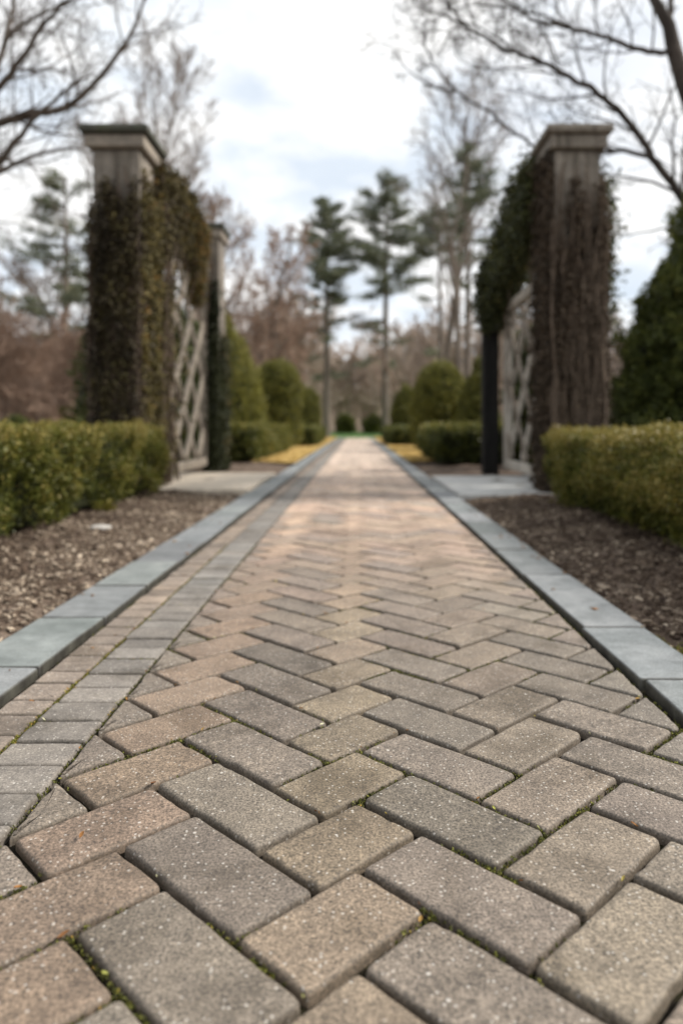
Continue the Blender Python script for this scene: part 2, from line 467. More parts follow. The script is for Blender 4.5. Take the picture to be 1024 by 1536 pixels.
def chips(name, x0, x1, y0, y1, n, seed, label, bright):
    rg = np.random.default_rng(seed); g = Geo()
    y = y0 + (y1 - y0) * rg.random(n) ** 1.35; x = x0 + (x1 - x0) * rg.random(n)
    side = np.abs(x - (XL0 if x0 < 0 else XR1))
    L = .005 + .026 * rg.random(n) ** 2.8; W = L * (.25 + .45 * rg.random(n)); T = .002 + .003 * rg.random(n)
    z = bed_z(x, y) + .003 + .008 * rg.random(n)
    a = unit(np.stack((rg.normal(size=n), rg.normal(size=n), rg.normal(size=n) * .28), -1))
    b = unit(np.cross(np.tile([0., 0, 1], (n, 1)) + rg.normal(size=(n, 3)) * .3, a)); c = np.cross(a, b)
    P = np.stack((x, y, z), -1)
    v = []
    for sz in (-1, 1):
        for sy in (-1, 1):
            for sx_ in (-1, 1):
                sk = 1 - .35 * rg.random(n)
                v.append(P + a * (sx_ * L / 2 * sk)[:, None] + b * (sy * W / 2 * sk)[:, None] + c * (sz * T / 2)[:, None])
    v = np.stack(v, 1).reshape(-1, 3)
    f = np.array([(0, 2, 3, 1), (4, 5, 7, 6), (0, 1, 5, 4), (2, 6, 7, 3), (0, 4, 6, 2), (1, 3, 7, 5)], dtype=np.int32)
    f = (np.arange(n, dtype=np.int32)[:, None, None] * 8 + f[None]).reshape(-1, 4)
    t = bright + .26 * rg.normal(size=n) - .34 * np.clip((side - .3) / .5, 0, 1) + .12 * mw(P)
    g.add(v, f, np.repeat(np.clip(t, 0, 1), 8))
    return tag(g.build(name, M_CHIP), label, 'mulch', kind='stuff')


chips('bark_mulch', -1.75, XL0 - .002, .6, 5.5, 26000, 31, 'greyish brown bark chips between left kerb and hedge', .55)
chips('bark_mulch', XR1 + .002, 1.6, .6, 5.2, 22000, 32, 'brown bark chips between right kerb and hedge, hedge shade in their colour', .4)  # lower tint than the left bed: hedge shadow put into chip colour

# cross path slabs on both sides of the gate posts
def slab_row(name, xa, xb, ya, yb, mat, label, nx):
    g = Geo(); xs = np.linspace(xa, xb, nx + 1)
    for i in range(nx):
        box(g, xs[i] + .003, xs[i + 1] - .003, ya, yb, -.05, .03, .5, .006)
    return tag(g.build(name, mat), label, 'side path', kind='structure')


slab_row('side_path', -5.5, XL0 - .004, 5.62, 7.62, M_SLAB, 'warm tan slab of the side path at left', 3)
slab_row('side_path', XR1 + .004, 5.4, 5.22, 7.15, M_SLABG, 'pale grey slab of the side path at right', 3)


def turf(name, x0, x1, y0, y1, n, seed, label):
    rg = np.random.default_rng(seed); g = Geo()
    g.add(*grid(x0, x1, y0, y1, 6, 60, lambda x, y: bed_z(x, y) * .2 + .028))
    P = np.stack((x0 + (x1 - x0) * rg.random(n), y0 + (y1 - y0) * rg.random(n) ** 1.5, np.full(n, .04)), -1)
    ax = unit(np.stack((rg.normal(size=n) * .6, rg.normal(size=n) * .6, np.ones(n)), -1))
    leaves(g, P, ax, .05, .008, np.full(n, .5), rg)
    return tag(g.build(name, M_STRAW), label, 'dry grass', kind='stuff')


turf('dry_grass', -1.9, XL0 - .01, 10.0, 33, 9000, 41, 'golden dry grass strip along the left kerb')
turf('dry_grass', XR1 + .01, 1.5, 10.3, 33, 9000, 42, 'golden dry grass strip along the right kerb')

# ------------------------------------------------------------------ the paved path
g = Geo(); g.add(*grid(XL1 - .02, XF1 + .02, -1.6, 33.2, 2, 60, lambda x, y: 0 * x - .014))
tag(g.build('path_bed', M_JOINT), 'dark mossy soil showing in the joints of the path', 'path bed', kind='structure')


def clip_x(poly, lim, keep_greater):
    out = []; n = len(poly)
    for i in range(n):
        a, b = poly[i], poly[(i + 1) % n]
        ia = (a[0] >= lim) if keep_greater else (a[0] <= lim)
        ib = (b[0] >= lim) if keep_greater else (b[0] <= lim)
        if ia: out.append(a)
        if ia != ib:
            t = (lim - a[0]) / (b[0] - a[0]); out.append((lim, a[1] + t * (b[1] - a[1])))
    return out


def area(p):
    p = np.asarray(p); q = np.roll(p, -1, 0)
    return .5 * float((p[:, 0] * q[:, 1] - q[:, 0] * p[:, 1]).sum())


def rings(g, poly, prof, rad, step, jit, rg, skin=1.0, col=None, tilt=None):
    """A worn block: the convex outline inset ring by ring, corners rounded, edges slightly uneven, top closed as a fan."""
    p = np.asarray(poly, float); n = len(p)
    e = np.roll(p, -1, 0) - p; ln = np.linalg.norm(e, axis=1)
    cr = rad * (.6 + .9 * rg.random(n)); cr = np.minimum(cr, np.minimum(ln, np.roll(ln, 1)) * .3)
    m = 5 if step else 3
    ke = [max(1, int(l / step)) if step else 1 for l in ln]
    tq = np.linspace(0, 1, m)[:, None]

    def outline(d):
        q = inset(p, d); out = []
        for i in range(n):
            a, b, c = q[i - 1], q[i], q[(i + 1) % n]
            r = max(cr[i] - d * .35, .0015)
            u = (a - b) / (np.linalg.norm(a - b) + 1e-9); v = (c - b) / (np.linalg.norm(c - b) + 1e-9)
            s0, e0 = b + u * r, b + v * r
            out.append((1 - tq) ** 2 * s0 + 2 * tq * (1 - tq) * b + tq * tq * e0)
            r2 = max(cr[(i + 1) % n] - d * .35, .0015); f0 = c - v * r2
            for j_ in range(1, ke[i]): out.append((e0 + (f0 - e0) * j_ / ke[i])[None])
        return np.concatenate(out)
    inr = min(1.0, abs(area(p)) * 2 / ln.sum() / .03)
    prof = [(d * inr, z) for d, z in prof]; jit = jit * inr
    o0 = outline(0.0); k = len(o0)
    disp = np.zeros((k, 2))
    if step:
        sl = np.linalg.norm(np.roll(o0, -1, 0) - o0, axis=1); Lt = sl.sum(); s_ = np.concatenate(([0], np.cumsum(sl)[:-1])) / Lt
        w_ = np.zeros(k)
        for f in (2, 3, 5, 8, 12, 17): w_ += np.sin(2 * math.pi * s_ * f + rg.random() * 6.28) * (.4 + rg.random()) / f ** .6
        for _ in range(rg.poisson(1.6)):
            c_ = rg.random(); dd = np.abs((s_ - c_ + .5) % 1 - .5) * Lt
            w_ += rg.uniform(1.5, 4.0) * np.exp(-(dd / rg.uniform(.006, .014)) ** 2)
        nrm = o0 - np.roll(o0, 1, 0); nrm = nrm + np.roll(nrm, -1, 0)
        nrm = np.stack((-nrm[:, 1], nrm[:, 0]), 1); nrm /= np.linalg.norm(nrm, axis=1, keepdims=True) + 1e-9
        disp = nrm * (w_ * .6 * jit)[:, None]
    V = []; cen = p.mean(0)
    for d, z in prof: V.append(np.column_stack((outline(d) + disp, np.full(k, z))))
    V.append(np.array([[cen[0], cen[1], prof[-1][1]]]))
    V = np.concatenate(V)
    if tilt is not None: V[:, 2] += (V[:, 0] - cen[0]) * tilt[0] + (V[:, 1] - cen[1]) * tilt[1] + tilt[2]
    R = len(prof); jj = np.arange(k); j2 = (jj + 1) % k
    f = np.concatenate([np.stack((i * k + jj, i * k + j2, (i + 1) * k + j2, (i + 1) * k + jj), 1) for i in range(R - 1)]).astype(np.int32)
    tri = np.stack(((R - 1) * k + jj, (R - 1) * k + j2, np.full(k, R * k)), 1).astype(np.int32)
    sk = np.concatenate((np.repeat(np.array(skin, np.float32), k), [skin[-1]])) if not np.isscalar(skin) else skin
    n0 = g.n
    g.add(V, f, sk, col)
    g.L.append((tri + n0).ravel()); g.T.append(np.full(len(tri), 3, np.int32))


EDGE_PTS = []       # points in the joints close to the camera, for moss and leaf bits


def paver(g, poly, col, rg, gap, rad, zt=0.0):
    if area(poly) < 0: poly = poly[::-1]
    if area(poly) < .0006: return
    c = np.mean(np.asarray(poly), 0); near = c[1] < 4.2 and c[1] > .1
    q = inset(np.asarray(poly, float), gap)
    if area(q) < .0003: return
    ang = rg.normal() * (.006 if near else .0); ca, sa = math.cos(ang), math.sin(ang); mid = q.mean(0)
    q = (q - mid) @ np.array([[ca, sa], [-sa, ca]]) + mid + rg.normal(size=2) * .0007
    tilt = (rg.normal() * .004, rg.normal() * .004, zt + rg.normal() * .0009)
    if near:
        rings(g, q, [(0, -.03), (0, -.0062), (.0008, -.0034), (.0021, -.0014), (.004, -.0004), (.0066, 0.), (.0085, 0.)], rad,
              00.009 if c[1] < 2.0 else .016, .0015, rg, [0, 0, .12, .45, .8, 1, 1], col, tilt)
    else:
        rings(g, q, [(0, -.03), (0, -.006), (.003, -.001), (.007, 0.), (.009, 0.)], rad * .8, 0, 0, rg, [0, 0, .6, 1, 1], col, tilt)
    if c[1] < 3.2:
        for a, b in zip(poly, poly[1:] + poly[:1]):
            EDGE_PTS.append((a, b))


S_ = .1095; P_ = S_ * R2
XS = [-.60, -.424, -.285, -.12, 0.0, .158, .30, .447, .62]
base_cols = {0: (.2, .168, .138), 1: (.265, .198, .145), 2: (.212, .178, .145), 3: (.25, .198, .145), 4: (.2, .168, .138), 5: (.228, .188, .148), 6: (.205, .174, .142), 7: (.205, .177, .15)}
YC = [0] * 9; YC[3] = 1.037
YC[2] = YC[3] + (XS[3] - XS[2]); YC[1] = YC[2] - (XS[2] - XS[1]); YC[0] = YC[1] + (XS[1] - XS[0])
for i in range(3, 8): YC[i + 1] = YC[i] + (XS[i + 1] - XS[i]) * (1 if i % 2 else -1)
pw = Waves(1.3, 77)
rg = np.random.default_rng(5)
gp = Geo()
e_up, e_dn = np.array((1, 1)) / R2, np.array((1, -1)) / R2
for ci in range(8):
    L = (XS[ci + 1] - XS[ci]) * R2
    e1, e2 = (e_up, e_dn) if ci % 2 else (e_dn, e_up)
    k0 = int((-1.5 - YC[ci]) / P_) - 1; k1 = int((33 - YC[ci]) / P_) + 1
    for k in range(k0, k1):
        a = np.array((XS[ci], YC[ci] + k * P_))
        poly = [tuple(a), tuple(a + e1 * L), tuple(a + e1 * L + e2 * S_), tuple(a + e2 * S_)]
        poly = clip_x(poly, XF0, True)
        if len(poly) > 2: poly = clip_x(poly, XF1 - .004, False)
        if len(poly) < 3: continue
        m = np.mean(np.asarray(poly), 0)
        col = np.array(base_cols[ci])
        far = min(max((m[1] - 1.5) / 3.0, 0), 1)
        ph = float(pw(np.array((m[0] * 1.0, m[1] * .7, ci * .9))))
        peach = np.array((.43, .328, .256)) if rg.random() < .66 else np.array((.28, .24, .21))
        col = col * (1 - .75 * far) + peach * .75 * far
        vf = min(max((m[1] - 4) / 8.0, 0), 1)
        col = col * (1 - .7 * vf) + np.array((.47, .405, .35)) * .7 * vf  # paler with distance: glancing sky reflection painted into the brick colour
        col = col * (.68 + .36 * far) * (np.array((1.0, 1.0, 1.0)) + np.array((.05, .0, -.02)) * min(far * 2, 1))  # near bricks darkened, far ones lifted: light falloff put into the colour
        col = col * (1 + .12 * ph + rg.normal() * .065) * (1 + rg.normal(size=3) * .01)
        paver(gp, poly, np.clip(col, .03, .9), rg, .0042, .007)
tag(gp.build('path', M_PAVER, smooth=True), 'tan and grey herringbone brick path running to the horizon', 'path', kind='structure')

gb = Geo()
for xa, xb, base, alt in ((XL1 + .004, XLM, (.185, .152, .126), (.225, .178, .14)), (XLM, XF0, (.17, .153, .136), (.19, .18, .168))):
    y = -1.5 + rg.random() * .05
    while y < 33:
        l = .081 + rg.normal() * .009 + (.03 if rg.random() < .12 else 0)
        m_ = rg.random(); far = min(max((y - 1.3) / 1.0, 0), 1)
        col = np.array(base) * (1 - m_ * far) + np.array(alt) * m_ * far
        paver(gb, [(xa, y), (xb, y), (xb, y + l), (xa, y + l)], np.clip(col * (1 + rg.normal() * .1), .02, .9), rg, .0022, .005, -.001)
        y += l
tag(gb.build('path_border', M_BORDER, smooth=True), 'two courses of small grey setts along the left kerb', 'border', kind='structure')


def kerb(x0, x1, joints, label):
    g = Geo(); y = joints[0]
    js = list(joints)
    while js[-1] < 33: js.append(js[-1] + .40 + .14 * random.random())
    js = [js[0] - .45 * (i + 1) for i in range(6)][::-1] + js
    for a, b in zip(js[:-1], js[1:]):
        r_ = np.random.default_rng(int(a * 1000) % 99991)
        q = inset(np.array([(x0 + (.005 if x0 > 0 else 0), a), (x1 - (.005 if x0 < 0 else 0), a), (x1 - (.005 if x0 < 0 else 0), b), (x0 + (.005 if x0 > 0 else 0), b)]), .0034)
        near = a < 4 and b > .3; q = q + np.array((r_.normal() * .0018, 0))
        rings(g, q, [(0, -.06), (0, .004), (.0010, .0068), (.0028, .0085), (.005, .009), (.008, .009)], .006, .03 if near else 0, .0012, r_, [0, 0, .1, .5, 1, 1], np.array((1, 1, 1.)) * (1 + r_.normal() * .09) * (1 + r_.normal(size=3) * .012),
              (r_.normal() * .006, r_.normal() * .003, r_.normal() * .0016))
    return tag(g.build('kerb', M_KERB, smooth=True), label, 'kerb', kind='structure')


kerb(XL0, XL1, [1.12, 1.53, 1.93, 2.31, 2.72], 'bluestone slab kerb along the left side of the path')
kerb(XF1, XR1, [1.02, 1.45, 1.83, 2.5, 3.0], 'bluestone slab kerb along the right side of the path')

# moss and leaf bits lodged in the joints
rg = np.random.default_rng(8)
gm = Geo(); gl = Geo()
ms = Waves(.28, 91)
for (a, b) in EDGE_PTS:
    a = np.array(a); b = np.array(b); L = np.linalg.norm(b - a)
    if L < .01: continue
    n = int(L / .004)
    t = rg.random(n)
    P = np.column_stack((a[None] + (b - a)[None] * t[:, None] + rg.normal(size=(n, 2)) * .0014, np.full(n, -.009)))
    dens = ms(P) + .25 * (P[:, 0] > -.1) - .2
    left = np.abs(P[:, 0] - XLM) < .006
    left2 = np.abs(P[:, 0] - XF0) < .006
    keep = rg.random(n) < np.where(left, .7, np.where(left2, .28, np.clip(dens * 1.2 - .04, 0, .7)))
    P = P[keep]
    if not len(P): continue
    per = 7
    Q = np.repeat(P, per, 0) + rg.normal(size=(len(P) * per, 3)) * np.array((.0016, .0016, .0012))
    Q[:, 2] += .002 + .003 * rg.random(len(Q))
    tt = .5 + .18 * rg.normal(size=len(Q)) + np.repeat(.2 * left[keep], per)
    leaves(gm, Q, unit(rg.normal(size=(len(Q), 3)) + np.array((0, 0, .8))), .0042, .0022, tt, rg)
tag(gm.build('moss', M_MOSS), 'yellowish green moss lodged in the paving joints', 'moss', kind='stuff')
for i in range(330):
    a, b = EDGE_PTS[int(rg.random() * len(EDGE_PTS))]
    t = rg.random(); p = np.array(a) * (1 - t) + np.array(b) * t
    onjoint = rg.random() < .93
    if not onjoint: p = p + rg.normal(size=2) * .05
    if p[0] < -.6 or p[0] > .53: continue
    z = -.001 if onjoint else .0025
    l = .003 + .010 * rg.random() ** 2.2; d = (np.array(b) - np.array(a)); th = math.atan2(d[1], d[0]) + rg.normal() * .35
    k = 5; s = np.linspace(-.5, .5, k)
    wv = l * (.16 + .16 * rg.random()) * np.cos(s * math.pi * .96)
    cx_, cy_ = math.cos(th), math.sin(th); lift = .002 * rg.random()
    up = np.column_stack((p[0] + s * l * cx_ - wv * cy_, p[1] + s * l * cy_ + wv * cx_, z + .0025 + lift * np.sin(s * 3)))
    md = np.column_stack((p[0] + s * l * cx_, p[1] + s * l * cy_, z + .001 + lift * np.sin(s * 3)))
    dn = np.column_stack((p[0] + s * l * cx_ + wv * cy_, p[1] + s * l * cy_ - wv * cx_, z + .0025 + lift * np.sin(s * 3)))
    f = [(j, j + 1, k + j + 1, k + j) for j in range(k - 1)] + [(k + j, k + j + 1, 2 * k + j + 1, 2 * k + j) for j in range(k - 1)]
    gl.add(np.concatenate((up, md, dn)), f, min(max(rg.random() ** 1.3, 0), 1))
for i in range(46):
    left_ = rg.random() < .6
    x = (XL0 + .02 + .30 * rg.random() ** 1.6) if left_ else (XR1 - .015 - .12 * rg.random() ** 1.6)
    y = 1.0 + 3.5 * rg.random() ** 1.3; z = .0115 if (x < XL1 or x > XF1) else .003
    l = .008 + .02 * rg.random() ** 2; th = rg.random() * 6.28; w2_ = l * (.15 + .2 * rg.random())
    ca, sa = math.cos(th), math.sin(th)
    o_ = [(-l / 2, 0), (-l * .1, w2_), (l / 2, w2_ * .2), (l * .15, -w2_)]
    q = [(x + a * ca - b * sa, y + a * sa + b * ca, z + .003 * rg.random()) for a, b in o_]
    q2 = [(a, b, c - .0016) for a, b, c in q]
    gl.add(q + q2, [(0, 3, 2, 1), (4, 5, 6, 7), (0, 1, 5, 4), (1, 2, 6, 5), (2, 3, 7, 6), (3, 0, 4, 7)], rg.random() * .45)
tag(gl.build('leaf_litter', M_LITTER, smooth=True), 'tiny dry leaf bits and seeds caught between the bricks', 'leaf litter', kind='stuff')

# ------------------------------------------------------------------ hedges
def rounded_box_points(n, x0, x1, y0, y1, z0, z1, r, rg, wts=(1, 1, 1, 1, 1)):
    """points and outward normals on front(-y), back, -x, +x, top of a rounded box"""
    A = np.array([(x1 - x0) * (z1 - z0), (x1 - x0) * (z1 - z0), (y1 - y0) * (z1 - z0), (y1 - y0) * (z1 - z0), (x1 - x0) * (y1 - y0)]) * np.array(wts)
    fc = rg.choice(5, n, p=A / A.sum())
    u, v, q = rg.random(n), rg.random(n), rg.random(n)
    P = np.stack((x0 + (x1 - x0) * u, y0 + (y1 - y0) * v, z0 + (z1 - z0) * q), -1)
    P[fc == 0, 1] = y0; P[fc == 1, 1] = y1; P[fc == 2, 0] = x0; P[fc == 3, 0] = x1; P[fc == 4, 2] = z1
    lo = np.array((x0 + r, y0 + r, z0 - 1)); hi = np.array((x1 - r, y1 - r, z1 - r))
    C = np.clip(P, lo, hi); N = unit(P - C)
    return C + N * r, N


def hedge(name, x0, x1, y0, y1, h, n, per, leaf, label, group, seed, amp=.05, wts=(1, .1, 1, 1, .8), browntop=.15, bias=0.0):
    rg = np.random.default_rng(seed)
    t = thing(name, ((x0 + x1) / 2, (y0 + y1) / 2, 0), label, 'hedge', group)
    P, N = rounded_box_points(n, x0, x1, y0, y1, .05, h, min(.07, h * .2), rg, wts)
    w1 = Waves(.42, seed + 1); w2 = Waves(.14, seed + 2)
    d = amp * w1(P * np.array((1, 1, .45))) + amp * .7 * w2(P * np.array((1, 1, .5)))
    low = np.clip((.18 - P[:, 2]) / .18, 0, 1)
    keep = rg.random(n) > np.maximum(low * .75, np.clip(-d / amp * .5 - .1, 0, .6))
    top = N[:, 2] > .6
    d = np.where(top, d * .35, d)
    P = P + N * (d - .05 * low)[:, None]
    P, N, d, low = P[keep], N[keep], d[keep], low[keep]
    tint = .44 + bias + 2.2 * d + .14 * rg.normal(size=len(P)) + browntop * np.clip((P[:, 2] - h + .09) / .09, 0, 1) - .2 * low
    g = Geo()
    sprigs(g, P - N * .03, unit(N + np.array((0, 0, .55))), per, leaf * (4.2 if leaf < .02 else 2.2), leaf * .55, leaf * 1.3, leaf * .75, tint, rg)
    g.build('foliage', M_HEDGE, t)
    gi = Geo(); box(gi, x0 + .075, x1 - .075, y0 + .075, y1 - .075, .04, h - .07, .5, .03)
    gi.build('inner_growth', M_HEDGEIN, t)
    return t


hedge('box_hedge', -2.9, -1.42, 1.6, 5.43, .478, 24000, 7, .0125, 'long clipped box hedge at the left, in front of the vine covered stone pillar', 'clipped box hedges', 101, .075, (.0, .3, .0, 1.6, .75), .2, .1)
hedge('box_hedge', 1.25, 2.9, 1.5, 5.03, .458, 24000, 7, .0125, 'long clipped box hedge at the right, in front of the brown vined pillar', 'clipped box hedges', 102, .07, (.0, .3, 1.6, .0, .75), .3, .12)
hedge('box_hedge', -2.05, -1.31, 9.8, 15.0, .505, 4200, 7, .03, 'low clipped box hedge beyond the rear left gate post, its lit end facing the path', 'clipped box hedges', 103, .03, bias=.12)
hedge('box_hedge', -1.72, -.99, 17.8, 22.5, .47, 2600, 6, .04, 'small farther low hedge on the left, below the smallest left topiary', 'clipped box hedges', 104, .03)
hedge('box_hedge', 1.0, 2.5, 9.2, 12.0, .5, 4200, 7, .03, 'low clipped box hedge on the right, beside the black rear gate post', 'clipped box hedges', 105, .03, browntop=.3, bias=-.06)
hedge('box_hedge', .82, 1.8, 18.5, 22.5, .46, 2600, 6, .04, 'small farther low hedge on the right, below the smallest right topiary', 'clipped box hedges', 106, .03, bias=-.1)

# ------------------------------------------------------------------ topiaries and conifer
def revolved(name, loc, prof, n, per, leaf, mat, label, cat, group, seed, amp=.06, up=.5, bias=0., trunk_h=.3, squash=1.0):
    """prof: list of (z, r); foliage shoots all over the revolved outline, a dark inside and a short trunk"""
    rg = np.random.default_rng(seed)
    t = thing(name, loc, label, cat, group)
    zs = np.array([p[0] for p in prof]); rs = np.array([p[1] for p in prof])
    zt = np.linspace(zs[0], zs[-1], 300); rt = np.interp(zt, zs, rs)
    sl = np.sqrt(1 + np.gradient(rt, zt) ** 2); wgt = (rt + .02) * sl
    z = rg.choice(zt, n, p=wgt / wgt.sum()) + rg.normal(size=n) * .01
    r = np.interp(z, zs, rs); th = rg.random(n) * 2 * math.pi
    slope = np.interp(z, zt, np.gradient(rt, zt))
    N = unit(np.stack((np.cos(th), np.sin(th), -slope), -1))
    P = np.stack((r * np.cos(th), r * np.sin(th) * squash, z), -1)
    w1 = Waves(.55, seed + 1); w2 = Waves(.2, seed + 2)
    d = amp * w1(P) + amp * .6 * w2(P)
    P = P + N * d[:, None]
    tint = .42 + bias + 1.3 * d + .13 * rg.normal(size=n)
    L = np.array(loc, float)
    g = Geo(); sprigs(g, P + L - N * leaf, unit(N + np.array((0, 0, up))), per, leaf * 2.8, leaf * .6, leaf * 1.4, leaf * .7, tint, rg)
    g.build('foliage', mat, t)
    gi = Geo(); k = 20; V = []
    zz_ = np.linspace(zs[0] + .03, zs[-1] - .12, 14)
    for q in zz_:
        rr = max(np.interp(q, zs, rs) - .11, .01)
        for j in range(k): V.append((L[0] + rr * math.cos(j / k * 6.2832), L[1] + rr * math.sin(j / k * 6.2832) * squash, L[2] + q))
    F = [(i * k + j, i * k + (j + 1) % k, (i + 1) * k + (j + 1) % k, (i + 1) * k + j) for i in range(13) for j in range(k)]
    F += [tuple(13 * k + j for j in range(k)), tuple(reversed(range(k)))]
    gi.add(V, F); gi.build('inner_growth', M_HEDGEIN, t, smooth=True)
    gt = Geo(); tube(gt, [L + (0, 0, -.05), L + (0, 0, zs[0] + .3)], [.06, .05], 8); gt.build('trunk', M_BARKD, t)
    return t


TG = 'clipped topiary bushes beside the path'
revolved('topiary', (-2.62, 14.2, 0), [(.08, .70), (.5, .83), (1.1, .80), (1.7, .62), (2.25, .36), (2.6, .14), (2.72, .03)], 5200, 7, .032, M_TOPI, 'tall pointed topiary half hidden by the rear left gate post', 'topiary', TG, 201, .05, .5, .14)
revolved('topiary', (-1.83, 17.2, 0), [(.08, .5), (.5, .54), (1.25, .54), (1.65, .48), (1.86, .33), (1.97, .1)], 4200, 7, .032, M_TOPI, 'dome topped dark topiary, middle one of three on the left', 'topiary', TG, 202, .04)
revolved('topiary', (-1.5, 23.0, 0), [(.08, .32), (.5, .34), (1.1, .34), (1.45, .26), (1.65, .08)], 2400, 6, .04, M_TOPI, 'smallest and farthest topiary on the left', 'topiary', TG, 203, .03, bias=-.05)
revolved('topiary', (1.74, 15.6, 0), [(.08, .5), (.45, .58), (.95, .58), (1.38, .49), (1.68, .3), (1.83, .08)], 4600, 7, .032, M_TOPI, 'broad egg shaped topiary behind the right low hedge', 'topiary', TG, 204, .035, bias=.05)
revolved('topiary', (1.38, 21.2, 0), [(.08, .31), (.5, .37), (1.0, .36), (1.4, .24), (1.62, .04)], 2600, 6, .04, M_TOPI, 'smallest and farthest topiary on the right', 'topiary', TG, 205, .03, bias=-.08)
revolved('topiary', (2.38, 14.6, 0), [(.08, .36), (.5, .42), (1.0, .33), (1.45, .18), (1.82, .03)], 3200, 7, .032, M_TOPI, 'dark cone topiary just left of the black gate post', 'topiary', TG, 206, .04, bias=-.1)
revolved('shrub', (-2.62, 9.4, 0), [(.05, .55), (.4, .78), (1.0, .82), (1.6, .66), (2.05, .3), (2.2, .04)], 4000, 7, .035, M_CONI, 'dark evergreen shrub seen through the left trellis', 'shrub', None, 207, .08, bias=-.15)
revolved('shrub', (2.2, 8.55, 0), [(.12, .12), (.4, .3), (.8, .44), (1.3, .42), (1.65, .2), (1.8, .03)], 2200, 7, .035, M_CONI, 'dark evergreen shrub seen through the right trellis', 'shrub', None, 220, .08, bias=-.25)
revolved('conifer', (3.36, 6.7, 0), [(.06, .98), (.5, 1.02), (1.0, .93), (1.6, .72), (2.2, .47), (2.8, .22), (3.2, .03)], 15000, 8, .028, M_CONI, 'large dark green conical evergreen behind the right hedge', 'conifer', None, 208, .075, .9, .02)
revolved('shrub', (-8.3, 22.0, 0), [(.05, .35), (.4, .55), (.8, .5), (1.2, .1)], 1200, 6, .05, M_TOPI, 'small rounded green shrub far behind the left hedge', 'shrub', 'far rounded shrubs', 209, .08)
revolved('shrub', (-.95, 62, -.06), [(.05, .5), (.6, .62), (1.0, .5), (1.4, .1)], 1600, 6, .12, M_CONI, 'left one of two dark shrubs closing the view past the far lawn', 'shrub', 'far rounded shrubs', 210, .15)
revolved('shrub', (1.25, 60, -.06), [(.05, .5), (.6, .6), (1.0, .5), (1.35, .1)], 1600, 6, .12, M_CONI, 'right one of two dark shrubs closing the view past the far lawn', 'shrub', 'far rounded shrubs', 211, .15)
for i_, (bx_, by_, lb) in enumerate(((-9.4, 20.5, 'dark low shrub behind the left hedge, near the picture edge'), (-6.9, 19.5, 'dark low shrub close beside the left stone pillar'))):
    revolved('shrub', (bx_, by_, 0), [(.05, .3), (.3, .4), (.55, .3), (.75, .05)], 700, 6, .05, M_CONI, lb, 'shrub', 'far rounded shrubs', 212 + i_, .08)

k = 14
g = Geo(); rr = np.random.default_rng(4); V = []
c0 = at(150, 795, 3.55); c0[2] = bed_z(np.array(c0[0]), np.array(c0[1])) + .006
for i in range(7):
    f = i / 6 * math.pi
    for j in range(k):
        a = j / k * 6.2832; s = 1 + .14 * math.sin(2 * a + 1) + rr.normal() * .06
        V.append((c0[0] + .05 * math.sin(f) * math.cos(a) * s, c0[1] + .045 * math.sin(f) * math.sin(a) * s, c0[2] - .016 * math.cos(f)))
g.add(V, [(i * k + j, i * k + (j + 1) % k, (i + 1) * k + (j + 1) % k, (i + 1) * k + j) for i in range(6) for j in range(k)])
tag(g.build('flat_stone', M_ROCK, smooth=True), 'flat pale stone lying in the mulch by the left hedge', 'stone')
# a small weed at the foot of the left hedge
rg = np.random.default_rng(6); c0 = np.array((-1.40, 4.15, .02))
t = thing('weed', c0, 'small pale green weed at the foot of the left hedge', 'weed')
g = Geo(); n = 70; th = rg.random(n) * 6.28; el = .3 + rg.random(n) * .9
ax = np.stack((np.cos(th) * np.cos(el), np.sin(th) * np.cos(el), np.sin(el)), -1)
leaves(g, c0 + ax * .05 * (.5 + rg.random((n, 1))), ax, .05, .02, .8 + .1 * rg.normal(size=n), rg); g.build('foliage', M_HEDGE, t)
g = Geo()
for i in range(7): tube(g, [c0 - (0, 0, .02), c0 + ax[i] * .05], [.003, .002], 4, .5)
g.build('stem', M_STEM, t)
# moss cushions by the right kerb
rg = np.random.default_rng(9); g = Geo()
for (px_, py_, r_) in ((975, 932, .02), (1008, 952, .035), (1030, 960, .03), (995, 945, .018)):
    Y = .48 * FPX / (py_ - HOR); c = at(px_, py_, Y); c[2] = float(bed_z(np.array(c[0]), np.array(c[1])))
    n = 420; q = rg.normal(size=(n, 3)) * np.array((r_, r_, r_ * .3)) * .6; q[:, 2] = np.abs(q[:, 2]) + .006
    leaves(g, c + q, rg.normal(size=(n, 3)) + (0, 0, 1), .008, .004, .74 + .12 * rg.normal(size=n), rg)
tag(g.build('moss', M_MOSS), 'yellow green moss cushions on the mulch by the right kerb', 'moss', kind='stuff')

# ------------------------------------------------------------------ gate pillars and posts
def pillar(name, x0, x1, y0, y1, ztop, label, group, cap_h, over, shaft_m, cap_m, top_m):
    t = thing(name, ((x0 + x1) / 2, (y0 + y1) / 2, 0), label, 'gate pillar', group)
    g = Geo(); box(g, x0, x1, y0, y1, -.05, ztop - cap_h, .5, .012); g.build('shaft', shaft_m, t)
    a, b = over * .55, over
    zc = ztop - cap_h
    gc = Geo(); box(gc, x0 - a, x1 + a, y0 - a, y1 + a, zc + .001, zc + cap_h * .56, .5, .012); cap_o = gc.build('cap', cap_m, t)
    gt = Geo(); box(gt, x0 - b, x1 + b, y0 - b, y1 + b, zc + cap_h * .56 + .001, ztop - .02, .5, .014)
    p = [(x0 - b + .01, y0 - b + .01), (x1 + b - .01, y0 - b + .01), (x1 + b - .01, y1 + b - .01), (x0 - b + .01, y1 + b - .01)]
    extrude(gt, np.array(p), [(0, ztop - .021), (.0, ztop - .016), (b + .03, ztop + .004), (b + .06, ztop + .006)])
    gt.build('capstone', top_m, cap_o)
    return t


